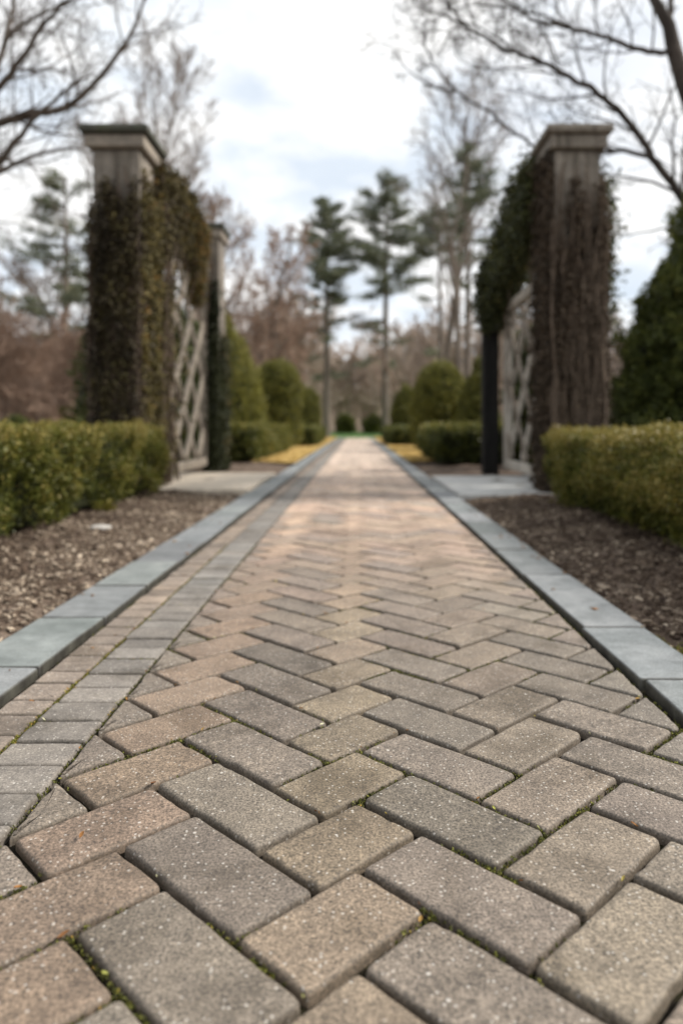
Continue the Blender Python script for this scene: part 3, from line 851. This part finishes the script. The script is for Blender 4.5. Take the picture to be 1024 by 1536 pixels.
pillar('stone_pillar', -1.94, -1.60, 5.5, 5.92, 2.72, 'stone gate pillar at left, upper shaft bare above dark vines', 'stone gate pillars', .175, .082, M_PILLAR, M_CAP, M_CAPTOP)
pillar('stone_pillar', 1.41, 1.73, 5.32, 5.7, 2.65, 'stone gate pillar at right, wrapped in brown dead vines', 'stone gate pillars', .18, .075, M_PILLAR, M_PILLAR, M_PILLAR)
pillar('gate_post', -1.63, -1.475, 7.98, 8.36, 2.68, 'slim rear gate post at left with lit tan side', 'rear gate posts', .16, .06, M_PILLAR, M_CAP, M_CAPTOP)
t = thing('gate_post', (1.36, 7.6, 0), 'black timber rear gate post at right under green vine', 'gate pillar', 'rear gate posts')
g = Geo(); box(g, 1.275, 1.425, 7.5, 7.66, -.05, 2.1, .5, .012); g.build('shaft', M_DARKWOOD, t)
g = Geo(); box(g, 1.245, 1.455, 7.47, 7.69, 2.101, 2.17, .5, .012); g.build('cap', M_DARKWOOD, t)


def trellis(X, y0, y1, z0, z1, thick, sp, wd0, label, sgn, mat=M_WOOD):
    t = thing('trellis', (X, (y0 + y1) / 2, 0), label, 'trellis', 'gate trellis panels')
    for di, off in ((1, 0.0), (-1, -sgn * (thick + .002))):
        g = Geo(); wd = wd0 if di == sgn else wd0 * .8
        c = y0 - (z1 - z0) if di > 0 else y0
        lim = y1 if di > 0 else y1 + (z1 - z0)
        while c < lim:
            # plank runs z = (y - c) * di ...
            pts = []
            for s in np.linspace(0, 1, 60):
                z = z0 + (z1 - z0) * s; y = c + (z - z0) if di > 0 else c - (z - z0)
                if y0 <= y <= y1: pts.append((y, z))
            if len(pts) > 2:
                (ya, za_), (yb, zb) = pts[0], pts[-1]
                h = wd / 2 / R2
                xo = X + off + random.uniform(-.002, .002)
                dn = np.array((-h, h)) if di > 0 else np.array((h, h))
                q = [np.array((ya, za_)) - dn, np.array((yb, zb)) - dn, np.array((yb, zb)) + dn, np.array((ya, za_)) + dn]
                q = [a + np.array((random.uniform(-.008, .008), 0)) for a in q]
                V = [(xo + e, a[0], a[1]) for e in (-thick / 2, thick / 2) for a in q]
                g.add(V, [(0, 1, 2, 3), (7, 6, 5, 4), (0, 4, 5, 1), (1, 5, 6, 2), (2, 6, 7, 3), (3, 7, 4, 0)], random.random())
            c += sp
        g.build('lattice', mat if di == sgn else M_WOODB, t)
    g = Geo(); box(g, X - .04, X + .04, y0 + .03, y1 - .03, z0 - .11, z0 - .03, .5, .008); g.build('bottom_rail', mat, t)
    g = Geo(); box(g, X - .04, X + .04, y0 + .03, y1 - .03, z1 + .01, z1 + .09, .5, .008); g.build('top_rail', mat, t)
    g = Geo(); box(g, X - .038, X + .038, y1 - .03, y1 + .035, z0 - .115, z1 + .09, .5, .006); g.build('stile', mat, t)
    return t


trellis(-1.62, 5.93, 7.93, .2, 2.42, .022, .56, .085, 'pale weathered wooden lattice between the two left gate posts', 1)
trellis(1.50, 5.72, 7.44, .2, 1.62, .022, .58, .08, 'grey wooden lattice between the two right gate posts', -1, M_WOODL)


# ------------------------------------------------------------------ climbing vines
def vine(label, group, leafm, stemm, seed):
    return dict(t=None, g=Geo(), s=Geo(), rg=np.random.default_rng(seed), label=label, group=group, lm=leafm, sm=stemm)


def vine_done(v, loc):
    t = thing('climbing_vine', loc, v['label'], 'vine', v['group'])
    v['g'].build('leaves', v['lm'], t); v['s'].build('stems', v['sm'], t)
    return t


def vine_faces(v, x0, x1, y0, y1, z0, ztop, n, leaf, thick, faces, tint=.4, per=6, lo_tint=0.0, ragged=.22, droop=-.6):
    """cover faces of a post: 'f' front, 'l' -x, 'r' +x, 'b' back; ztop may be a function of (u along face)"""
    rg = v['rg']
    for fc in faces:
        u = rg.random(n); z = z0 + (ztop - z0) * rg.random(n)
        lim = ztop - ragged * (.5 + .5 * np.sin(u * 9 + hash(fc) % 7)) * rg.random(n) ** .5
        ok = z < lim; u, z = u[ok], z[ok]; m = len(u)
        if fc == 'f': P = np.stack((x0 + (x1 - x0) * u, np.full(m, y0), z), -1); N = np.array((0, -1, 0.))
        if fc == 'b': P = np.stack((x0 + (x1 - x0) * u, np.full(m, y1), z), -1); N = np.array((0, 1, 0.))
        if fc == 'l': P = np.stack((np.full(m, x0), y0 + (y1 - y0) * u, z), -1); N = np.array((-1, 0, 0.))
        if fc == 'r': P = np.stack((np.full(m, x1), y0 + (y1 - y0) * u, z), -1); N = np.array((1, 0, 0.))
        w1 = Waves(.35, 300 + len(fc))
        b = np.clip(.55 + .5 * w1(P), .1, 1.2)
        P = P + N * (thick * b * rg.random(m) ** .6)[:, None]
        tt = tint + .16 * w1(P * np.array((2.4, 2.4, .6))) + .09 * rg.normal(size=m) + lo_tint
        sprigs(v['g'], P, unit(np.tile(N * .5 + np.array((0, 0, droop)), (m, 1))), per, leaf * 3, leaf * .6, leaf * 1.3, leaf * .9, tt, rg, .07)


def vine_stems(v, x0, x1, y0, y1, z0, z1, n, r, wob):
    rg = v['rg']
    for i in range(n):
        k = 10; u = rg.random(); z = np.linspace(z0, z1 * (.55 + .45 * rg.random()), k)
        per = 2 * (x1 - x0) + 2 * (y1 - y0); s = (u + np.cumsum(rg.normal(size=k)) * wob) * per
        P = []
        for si, zi in zip(s, z):
            si = si % per
            if si < (x1 - x0): P.append((x0 + si, y0, zi))
            elif si < (x1 - x0) + (y1 - y0): P.append((x1, y0 + si - (x1 - x0), zi))
            elif si < 2 * (x1 - x0) + (y1 - y0): P.append((x1 - (si - (x1 - x0) - (y1 - y0)), y1, zi))
            else: P.append((x0, y1 - (si - 2 * (x1 - x0) - (y1 - y0)), zi))
        P = np.array(P) + rg.normal(size=(k, 3)) * .008
        tube(v['s'], P, np.linspace(r, r * .4, k) * (.6 + .8 * rg.random()), 5)


VG = 'climbing vines on the gate'
v = vine('dark olive brown vine clothing the left stone pillar', VG, M_VINEL, M_STEM, 401)
vine_faces(v, -1.93, -1.60, 5.485, 5.92, 0, 2.34, 2600, .022, .04, 'f', .32, 6, ragged=.5)
vine_faces(v, -1.94, -1.60, 5.49, 5.92, 0, 2.22, 1700, .022, .03, 'l', .36, 6)
vine_faces(v, -1.94, -1.595, 5.49, 5.95, 0, 2.44, 2000, .022, .035, 'r', .56, 6, ragged=.4)
vine_stems(v, -1.955, -1.59, 5.465, 5.94, 0, 2.45, 170, .009, .02)
vine_done(v, (-1.77, 5.46, 0))

v = vine('olive and rusty vine draped over the top of the left trellis', VG, M_VINEL, M_STEM, 402)
rg = v['rg']
lobes = [(6.08, .2, 2.60, .72), (6.42, .2, 2.64, .55), (6.8, .2, 2.62, .52), (7.15, .18, 2.56, .55), (7.4, .16, 2.48, .74)]
for i, (yc, ry, zt_, drop) in enumerate(lobes):
    n = 1050
    th = rg.random(n) * 6.283; q = rg.random(n) ** .5
    zz_ = zt_ - drop * rg.random(n) ** 1.2
    nar = 1 - .55 * (zt_ - zz_) / drop
    P = np.stack((-1.60 + .15 * np.cos(th) * q * nar, yc + ry * np.sin(th) * q * nar * 1.15, zz_), -1)
    tt = .5 + .07 * i + .13 * rg.normal(size=n) - .15 * ((zt_ - zz_) / drop)
    sprigs(v['g'], P, np.tile(np.array((.2, 0, -.8)), (n, 1)), 6, .06, .014, .03, .021, tt, rg)
    for j in range(7):
        y = yc + rg.normal() * ry * .5
        tube(v['s'], [(-1.6 + rg.normal() * .05, y, zt_), (-1.57 + rg.normal() * .05, y + rg.normal() * .08, zt_ - drop * .5), (-1.58 + rg.normal() * .05, y + rg.normal() * .1, zt_ - drop * (1 + .4 * rg.random()))], [.006, .005, .003], 4)
# thinner growth running down beside the pillar
n = 900
P = np.stack((-1.6 + .07 * rg.normal(size=n), 5.95 + .5 * rg.random(n) ** 1.6, .1 + 2.1 * rg.random(n)), -1)
sprigs(v['g'], P, np.tile(np.array((.2, 0, -.6)), (n, 1)), 6, .05, .013, .028, .018, .48 + .14 * rg.normal(size=n), rg)
for j in range(26):
    y = 5.95 + .6 * rg.random() ** 1.5
    z = np.linspace(0, 2.3, 7)
    tube(v['s'], np.stack((-1.59 + .03 * rg.normal(size=7), y + .05 * rg.normal(size=7), z), -1), [.009] * 5 + [.006, .004], 5)
n = 500
P = np.stack((-1.46 + .02 * rg.normal(size=n), 8.05 + .25 * rg.random(n), .2 + 1.3 * rg.random(n) ** 1.2), -1)
sprigs(v['g'], P, np.tile(np.array((.5, -.2, -.3)), (n, 1)), 5, .05, .012, .026, .018, .5 + .14 * rg.normal(size=n), rg)
vine_done(v, (-1.6, 6.9, 2.5))

v = vine('dark ivy on the front of the slim rear left post', VG, M_VINEG, M_STEMD, 403)
vine_faces(v, -1.62, -1.475, 7.97, 8.34, 0, 2.1, 2000, .022, .04, 'f', .12, 6, ragged=.3)
vine_faces(v, -1.62, -1.47, 7.97, 8.36, 0, 1.5, 1300, .022, .03, 'r', .2, 6, ragged=.6)
vine_stems(v, -1.63, -1.465, 7.95, 8.5, 0, 2.0, 12, .006, .03)
vine_done(v, (-1.53, 7.96, 0))

v = vine('matted brown dead vine wrapped round the right stone pillar', VG, M_VINED, M_STEMD, 404)
vine_faces(v, 1.47, 1.74, 5.30, 5.72, 0, 2.3, 1700, .02, .035, 'f', .38, 6, ragged=.9)
vine_faces(v, 1.40, 1.5, 5.30, 5.72, 0, 1.85, 800, .02, .035, 'f', .36, 6, ragged=.3)
vine_faces(v, 1.40, 1.75, 5.30, 5.74, 0, 2.5, 2200, .022, .035, 'l', .32, 6, ragged=.1)
vine_faces(v, 1.39, 1.74, 5.30, 5.72, 0, 2.3, 1800, .022, .035, 'r', .34, 6)
rg = v['rg']; n = 1900       # thicker matted skirt lower down
z = 1.7 * rg.random(n) ** 1.3
th = rg.random(n) * 6.283; rad = (.195 + .045 * (1 - z / 1.7)) * (.85 + .2 * rg.random(n))
P = np.stack((1.575 + rad * np.cos(th) * np.where(np.cos(th) > 0, .98, .95), 5.5 + rad * np.sin(th), z), -1)
sprigs(v['g'], P, np.tile(np.array((0, 0, -.7)), (n, 1)), 6, .07, .016, .03, .018, .3 + .13 * rg.normal(size=n), rg)
vine_stems(v, 1.40, 1.76, 5.285, 5.73, 0, 2.4, 260, .008, .012)
vine_stems(v, 1.385, 1.76, 5.25, 5.74, 0, 2.2, 90, .012, .012)
vine_done(v, (1.55, 5.28, 0))

v = vine('thick dark green vine arching from right pillar to black post', VG, M_VINEG, M_STEMD, 405)
rg = v['rg']; n = 9000
s = rg.random(n)
yc = 5.75 + 1.85 * s; top = 2.56 - .3 * s - .14 * s ** 5
drop = .48 + .02 * s + .12 * np.clip((s - .6) / .4, 0, 1)
z = top - drop * rg.random(n) + .04 * np.sin(s * 31)
P = np.stack((1.45 + .075 * rg.normal(size=n), yc + .06 * rg.normal(size=n), z), -1)
sprigs(v['g'], P, np.stack((rg.normal(size=n) * .3 - .3, -np.ones(n) * .2, -.4 + .4 * (z > top - .1)), -1), 6, .08, .02, .036, .026, .42 + .16 * rg.normal(size=n), rg)
n = 1500      # sprays hanging on the black post and sticking out behind the pillar
P = np.stack((1.36 + .06 * rg.normal(size=n), 7.55 + .08 * rg.normal(size=n), 2.05 - .55 * rg.random(n) ** 1.4), -1)
sprigs(v['g'], P, np.tile(np.array((-.3, -.4, -.5)), (n, 1)), 6, .08, .02, .036, .026, .36 + .15 * rg.normal(size=n), rg)
n = 620
P = np.stack((1.83 + .05 * rg.normal(size=n), 5.72 + .06 * rg.normal(size=n), 1.25 + 1.15 * rg.random(n)), -1)
sprigs(v['g'], P, np.stack((.9 + 0 * P[:, 0], rg.normal(size=n) * .3, .2 + rg.normal(size=n) * .4), -1), 6, .11, .018, .034, .022, .5 + .16 * rg.normal(size=n), rg)
n = 260
P = np.stack((1.42 + .05 * rg.normal(size=n), 5.85 + .45 * rg.random(n), 2.42 + .12 * rg.random(n)), -1)
sprigs(v['g'], P, np.stack((-.3 + rg.normal(size=n) * .4, rg.normal(size=n) * .6, 1 + 0 * P[:, 0]), -1), 6, .14, .02, .03, .018, .5 + .16 * rg.normal(size=n), rg)
for j in range(8):
    y = 5.75 + 1.75 * rg.random(); z = np.linspace(2.3, .25 + .9 * rg.random(), 7)
    tube(v['s'], np.stack((1.47 + .03 * rg.normal(size=7), y + np.cumsum(rg.normal(size=7)) * .06, z), -1), np.linspace(.007, .004, 7), 5)
vine_done(v, (1.44, 6.7, 2.4))

# ------------------------------------------------------------------ trees
def perp_dir(d, ang, rg, azim=None):
    d = d / np.linalg.norm(d)
    a = np.cross(d, (0, 0, 1.) if abs(d[2]) < .9 else (1., 0, 0)); a /= np.linalg.norm(a); b = np.cross(d, a)
    th = rg.random() * 6.283 if azim is None else azim
    return d * math.cos(ang) + (a * math.cos(th) + b * math.sin(th)) * math.sin(ang)


def grow(gs, p, d, L, r, lvl, prm, rg):
    k = prm['k'][lvl]; step = L / (k - 1); P = [np.array(p, float)]; D = [np.array(d, float)]
    for i in range(k - 1):
        d = d + rg.normal(size=3) * prm['wob'][lvl] + np.array((0, 0, prm['up'][lvl]))
        d = d / np.linalg.norm(d); P.append(P[-1] + d * step); D.append(d)
    R = np.linspace(r, max(r * prm['tip'][lvl], prm['rmin']), k)
    tube(gs[0 if lvl <= prm['split'] else 1], P, R, prm['sides'][lvl], min(.25 + .15 * lvl, .8))
    branch_off(gs, P, D, R, L, lvl, prm, rg)


def branch_off(gs, P, D, R, L, lvl, prm, rg, n=None, start=None):
    if lvl + 1 >= len(prm['k']): return
    n = prm['n'][lvl] if n is None else n; st = prm['start'][lvl] if start is None else start
    k = len(P); az = rg.random() * 6.283
    for i in range(n):
        t = st + (1 - st) * (i + rg.random()) / n; t = min(t, .999); q = t * (k - 1); j = int(q); f = q - j
        pos = P[j] * (1 - f) + P[j + 1] * f; az += 2.4 + rg.normal() * .4
        nd_ = perp_dir(D[j + 1], prm['ang'][lvl] * (.75 + .5 * rg.random()), rg, az)
        nL = L * prm['lr'][lvl] * (1 - prm['cone'][lvl] * t) * (.7 + .6 * rg.random())
        nr = max((R[j] * (1 - f) + R[j + 1] * f) * prm['rr'], prm['rmin'])
        grow(gs, pos, nd_, nL, nr, lvl + 1, prm, rg)


BARE = dict(k=[9, 6, 5, 4, 3], wob=[.07, .13, .16, .2, .2], up=[.02, .10, .06, .03, .0], tip=[.25, .25, .3, .4, .5], sides=[8, 6, 4, 3, 3],
            n=[13, 8, 7, 5], start=[.35, .25, .2, .2], ang=[.75, .75, .75, .7], lr=[.5, .5, .5, .5], cone=[.55, .45, .4, .3], rr=.5, rmin=.006, split=1)


def prm(**kw):
    q = dict(BARE); q.update(kw); return q


def bare_tree(name, loc, H, r, label, seed, p, bark, twig, lean=(0, 0, 1), group=None):
    rg = np.random.default_rng(seed); gs = (Geo(), Geo())
    grow(gs, np.array(loc, float) - (0, 0, .1), np.array(lean, float) / np.linalg.norm(lean), H * .8, r, 0, p, rg)
    t = thing(name, loc, label, 'tree', group)
    gs[0].build('trunk', bark, t, smooth=True); gs[1].build('crown', twig, t)
    return t


def gp_(px, Y, z=-.06):
    return ((px - VPX) / FPX * Y, Y, z)


# two big near trees whose limbs reach into the picture
def limb_tree(name, base, trunk_pts, trunk_r, limbs, label, seed, p, bark, twig, group=None):
    rg = np.random.default_rng(seed); gs = (Geo(), Geo())
    tube(gs[0], trunk_pts, trunk_r, 12)
    for pts, r0, r1, ntw in limbs:
        P = np.array(pts, float); kk = len(P)
        # smooth the polyline
        tt = np.linspace(0, kk - 1, kk * 4 - 3); Q = np.stack([np.interp(tt, np.arange(kk), P[:, i]) for i in range(3)], -1)
        for _ in range(2): Q[1:-1] = Q[1:-1] * .5 + (Q[:-2] + Q[2:]) * .25
        Q[1:-1] += rg.normal(size=Q[1:-1].shape) * .008
        R = np.linspace(r0, r1, len(Q)) * .78; tube(gs[0], Q, R, 8)
        D = list(np.vstack((Q[1:] - Q[:-1], Q[-1:] - Q[-2:-1])))
        D = [d / np.linalg.norm(d) for d in D]
        Lm = np.linalg.norm(Q[1:] - Q[:-1], axis=1).sum()
        branch_off(gs, list(Q), D, R, min(Lm, 2.6), 1, p, rg, ntw, .08)
    t = thing(name, base, label, 'tree', group)
    gs[0].build('trunk', bark, t, smooth=True); gs[1].build('crown', twig, t, smooth=True)
    return t


def pxl(lst, Y0, Y1):
    n = len(lst); return [at(a, b, Y0 + (Y1 - Y0) * i / max(n - 1, 1)) for i, (a, b) in enumerate(lst)]


TW = prm(lr=[.5, .42, .5, .5], n=[13, 8, 6, 4], rmin=.0028, up=[.02, .1, .07, .03, .0], rr=.42, wob=[.07, .13, .14, .16, .16])
limb_tree('bare_tree', gp_(-190, 8.4), [at(-190, 640 + 74, 8.4), at(-186, 500, 8.4), at(-170, 330, 8.4), at(-160, 200, 8.4), at(-110, 40, 8.4), at(-80, -160, 8.4)],
          [.19, .16, .14, .12, .09, .05],
          [(pxl([(-170, 330), (-90, 225), (0, 186), (56, 169), (102, 162), (141, 127), (179, 81), (204, 39), (218, 0), (228, -40)], 8.4, 8.0), .075, .012, 16),
           (pxl([(-172, 350), (-80, 300), (0, 243), (28, 207), (53, 172), (105, 130), (140, 110)], 8.4, 7.6), .06, .012, 10),
           (pxl([(-174, 370), (-80, 290), (0, 257), (46, 232), (113, 221), (150, 232)], 8.4, 7.9), .06, .008, 9),
           (pxl([(-160, 210), (-60, 185), (0, 134), (21, 105), (46, 67), (70, 28), (102, 0), (140, -30)], 8.4, 7.5), .06, .015, 14),
           (pxl([(-150, 180), (-40, 160), (0, 102), (12, 46), (21, 14), (26, -20)], 8.4, 8.6), .055, .02, 10),
           (pxl([(6, 75), (14, 49), (49, 26), (77, 14), (116, 0), (150, -18)], 8.5, 8.2), .035, .01, 9),
           (pxl([(21, 105), (50, 107), (81, 104), (110, 115)], 7.8, 7.7), .022, .006, 7)],
          'bare tree reaching in from the left edge above the stone pillar', 501, TW, M_BARKN, M_BARKN, 'near bare trees at the picture edges')
limb_tree('bare_tree', gp_(1100, 7.6), [at(1100, 640 + 80, 7.6), at(1098, 500, 7.6), at(1085, 350, 7.6), at(1055, 210, 7.6), at(1024, 120, 7.6), at(1010, 75, 7.6), at(1002, 37, 7.6), at(981, 0, 7.6), at(960, -60, 7.6)],
          [.16, .14, .12, .10, .085, .075, .065, .05, .04],
          [(pxl([(1092, 400), (1060, 345), (1024, 300), (1002, 269), (977, 236), (956, 199), (923, 161), (890, 133), (857, 118), (824, 97), (774, 79), (733, 62), (695, 37), (670, 4), (655, -30)], 7.6, 7.0), .062, .012, 24),
           (pxl([(1010, 79), (973, 79), (931, 64), (890, 52), (832, 39), (795, 31), (778, 12), (740, -8)], 7.6, 7.2), .04, .010, 16),
           (pxl([(977, 236), (940, 226), (902, 228), (860, 238), (811, 228), (778, 203), (737, 170), (683, 137), (646, 91), (632, 50)], 7.45, 8.4), .034, .010, 14),
           (pxl([(683, 137), (646, 132), (621, 112), (600, 95)], 8.25, 8.5), .016, .006, 5),
           (pxl([(1003, 37), (1006, 10), (1004, -30)], 7.6, 7.7), .05, .03, 4),
           (pxl([(1085, 350), (1040, 338), (1005, 341), (950, 350), (910, 356)], 7.6, 7.9), .02, .004, 4),
           (pxl([(807, 37), (832, 79), (840, 103)], 7.2, 7.1), .014, .008, 4),
           (pxl([(870, 48), (800, 18), (720, 5), (650, 20)], 7.3, 8.0), .02, .005, 14),
           (pxl([(774, 79), (720, 40), (660, 25), (635, 10)], 7.1, 7.4), .015, .005, 12)],
          'bare tree leaning in from the right edge above the brown vined pillar', 502, TW, M_BARKD, M_BARKD, 'near bare trees at the picture edges')

# individual bare trees behind
B1 = prm(n=[15, 8, 7, 5], rmin=.008, up=[.0, .12, .07, .05, .03], ang=[.55, .45, .5, .5], start=[.25, .2, .2, .2], wob=[.05, .06, .08, .1, .1])
BG = 'bare trees behind the garden'
bare_tree('bare_tree', gp_(243, 22), 11.8, .17, 'wide crowned bare tree rising between the two left gate posts', 511, B1, M_BARKG, M_TWIG, group=BG)
B2 = prm(n=[16, 7, 6, 4], rmin=.011, wob=[.05, .06, .08, .1, .1], up=[.0, .14, .1, .05, .02], ang=[.55, .55, .6, .6], start=[.4, .2, .2, .2], lr=[.38, .5, .5, .5])
bare_tree('bare_tree', gp_(658, 34), 17.5, .2, 'tall slim bare tree whose faint crown tops the two middle pines', 512, B2, M_BARKG, M_TWIG, group=BG)
bare_tree('bare_tree', gp_(690, 27), 10.5, .17, 'grey trunked bare tree forking above the broad egg shaped topiary', 513, prm(n=[9, 5, 4, 3], start=[.5, .3, .2, .2], ang=[.45, .6, .6, .6]), M_BARKG, M_TWIG, group=BG)
bare_tree('bare_tree', gp_(612, 30), 6.2, .12, 'low bent bare tree with crooked trunk right of the path end', 514, prm(n=[8, 6, 5, 4], start=[.3, .2, .2, .2], wob=[.16, .2, .2, .2, .2]), M_BARKT, M_TWIG, (-.08, 0, 1), BG)
bare_tree('bare_tree', gp_(447, 40), 6.8, .17, 'short spreading bare tree left of the path end', 515, prm(n=[9, 7, 5, 4], start=[.25, .2, .2, .2], wob=[.14, .2, .2, .2, .2]), M_BARKT, M_TWIG, (.1, 0, 1), BG)
bare_tree('bare_tree', gp_(392, 29), 10.2, .13, 'reddish brown twiggy tree just right of the rear left post', 516, prm(n=[26, 8, 6, 4], rmin=.012, start=[.12, .15, .2, .2], ang=[.85, .7, .7, .7], lr=[.42, .5, .5, .5], cone=[.8, .45, .4, .3]), M_BARKG, M_TWIGR, group=BG)
bare_tree('bare_tree', gp_(350, 31), 12.2, .15, 'second reddish twiggy tree, behind the rear left post', 517, prm(n=[26, 8, 6, 4], rmin=.012, start=[.12, .15, .2, .2], ang=[.85, .7, .7, .7], lr=[.42, .5, .5, .5], cone=[.8, .45, .4, .3]), M_BARKG, M_TWIGR, group=BG)
bare_tree('bare_tree', gp_(110, 27), 7.6, .13, 'slender bare tree with brown twigs just left of the left stone pillar', 518, prm(n=[20, 8, 6, 4], rmin=.011, start=[.2, .2, .2, .2]), M_BARKG, M_TWIG, group=BG)
bare_tree('bare_tree', gp_(955, 30), 5.5, .1, 'small bare tree between right pillar and conical evergreen', 519, prm(n=[18, 8, 6, 4], rmin=.012, start=[.1, .2, .2, .2]), M_BARKG, M_TWIG, group=BG)


def pine(name, loc, H, r, label, seed, crown_from, spread, group, density=1.0, droop=.0, flat=1.0, extra_low=5, asym=0.0):
    rg = np.random.default_rng(seed); gt, gc, gb_ = Geo(), Geo(), Geo()
    L0 = np.array(loc, float)
    k = 12; z = np.linspace(-.1, H, k); tr = np.stack((L0[0] + np.cumsum(rg.normal(size=k)) * .02 * H / 10, L0[1] + 0 * z, L0[2] + z), -1)
    tube(gt, tr, np.linspace(r, r * .15, k), 8)
    nb = int(44 * density); levels = [(crown_from + (1 - crown_from) * (i / nb) ** .9) for i in range(nb)] + list(.28 + (crown_from - .28) * rg.random(extra_low))
    for i, f in enumerate(levels):
        zb = f * H; low = f < crown_from
        q = (1 - f) / (1 - crown_from)
        Lb = spread * (.22 + .85 * min(q, 1) ** .75) * (.65 + .6 * rg.random()) if not low else spread * (.5 + .6 * rg.random())
        az = rg.random() * 6.283
        if asym and rg.random() < .5: az = math.pi + rg.normal() * .6
        elev = (.5 - .42 * q + rg.normal() * .12) - droop
        d = np.array((math.cos(az) * math.cos(elev), math.sin(az) * math.cos(elev), math.sin(elev)))
        kk = 6; s = np.linspace(0, 1, kk)
        base = np.array((np.interp(zb, z, tr[:, 0]), L0[1], L0[2] + zb))
        P = base + d * (Lb * s)[:, None] + np.stack((0 * s, 0 * s, .22 * Lb * s ** 2 - .12 * Lb * s), -1)
        tube(gb_, P, np.linspace(r * .22, .012, kk), 4)
        m = int((15 if not low else 10) * max(Lb, .6))
        tq = .3 + .7 * rg.random(m); C = np.stack([np.interp(tq, s, P[:, a]) for a in range(3)], -1)
        C += rg.normal(size=(m, 3)) * np.array((.13, .13, .05 * flat)) * (Lb * .55 + .3)
        per = 12; pp = np.repeat(C, per, 0) + rg.normal(size=(m * per, 3)) * np.array((.12, .12, .06))
        ax = unit(rg.normal(size=(m * per, 3)) + d * .8 + np.array((0, 0, .5)))
        tt = np.repeat(.42 + .18 * rg.normal(size=m), per) + .12 * rg.normal(size=m * per)
        leaves(gc, pp, ax, .26, .034, tt, rg)
    t = thing(name, loc, label, 'tree', group)
    to = gt.build('trunk', M_BARKG, t, smooth=True); gb_.build('branches', M_BARKG, to); gc.build('crown', M_PINE, t)
    return t


PG = 'tall pines behind the garden'
pine('pine_tree', gp_(489, 37), 11.7, .2, 'narrow pine with dense pointed top left of the path end', 601, .58, 2.0, PG, 1.5, .06, 1, 12)
pine('pine_tree', gp_(578, 38), 13.2, .22, 'broad flat layered pine just right of the path end', 602, .55, 2.6, PG, 1.4, .06, .9, 10)
pine('pine_tree', gp_(662, 31), 9.6, .16, 'thin pine with sparse low tufts above the broad egg topiary', 603, .76, 1.5, PG, .5, 0, 1, 2)
pine('pine_tree', gp_(700, 29), 11.4, .17, 'pine with ragged open crown left of the right green vine arch', 604, .62, 1.5, PG, .85, 0, 1, 3)
pine('pine_tree', gp_(100, 25), 8.9, .18, 'wide pine with loose drooping layers left of the left stone pillar', 605, .5, 2.2, PG, .6, .12, .8, 5, .5)
for i_, (px_, Y_, h_, lb_) in enumerate(((8, 23, 3.6, 'reddish brown bare bush at the left edge behind the hedge'), (62, 25, 3.1, 'reddish brown bare bush midway between left edge and left pillar'), (116, 22, 3.0, 'reddish brown bare bush just left of the left stone pillar'))):
    bare_tree('bare_bush', gp_(px_, Y_), h_, .06, lb_, 530 + i_, prm(k=[5, 5, 4, 4, 3], n=[26, 9, 7, 5], rmin=.009, start=[.03, .1, .15, .2], ang=[.7, .6, .6, .6], lr=[.75, .55, .5, .5], cone=[.35, .4, .4, .3]), M_BARKG, M_TWIGR, group='reddish bare bushes')
#pine('pine_tree', gp_(20, 34), 6.4, .17, 'shorter pine at the left edge behind the hedge', 607, .45, 2.6, PG, .7, .05, .8, 3)

# the brown woods behind everything read as one mass
rg = np.random.default_rng(71)
tmpl = []
for s in range(4):
    gs = Geo(); q = prm(k=[7, 5, 4, 3], n=[18, 8, 6], rmin=.022, start=[.12, .15, .2], ang=[.65, .65, .7], sides=[5, 4, 3, 3], lr=[.5, .5, .5], up=[0, .12, .08, .03], split=9)
    grow((gs, gs), np.zeros(3), np.array((0, 0, 1.)), 6.5, .11, 0, q, np.random.default_rng(700 + s)); tmpl.append(gs.arrays())
g = Geo()
for i in range(210):
    Y = 44 + 50 * rg.random() ** 1.2; px = -260 + 1560 * (i + rg.random()) / 210
    px = VPX + (px - VPX)
    if 478 < px < 600 and Y < 66: Y = 70 + 10 * rg.random()
    X = (px - VPX) / FPX * Y
    hf = .9 + .28 * rg.random()
    if px < 150: hf *= .8
    zb = float(hill_z(np.array(X), np.array(Y))) if Y > 75 else -.06
    g.merge(tmpl[i % 4], (hf * 1.25, hf * 1.25, hf), rg.random() * 6.28, (X, Y, zb), rg.normal() * .1 + (.25 if px < 160 and Y < 70 else 0))
for i in range(120):      # undergrowth at the wood's edge
    Y = 30 + 26 * rg.random(); px = -200 + 1450 * rg.random(); X = (px - VPX) / FPX * Y
    if abs(X) < 3.2: continue
    hf = .26 + .22 * rg.random()
    g.merge(tmpl[i % 4], (hf * 2.0, hf * 2.0, hf), rg.random() * 6.28, (X, Y, -.2), rg.normal() * .12 + (.4 if px < 150 else 0))
tag(g.build('woods', M_WOODS), 'brown leafless woods stretching across the background', 'woods', kind='stuff')
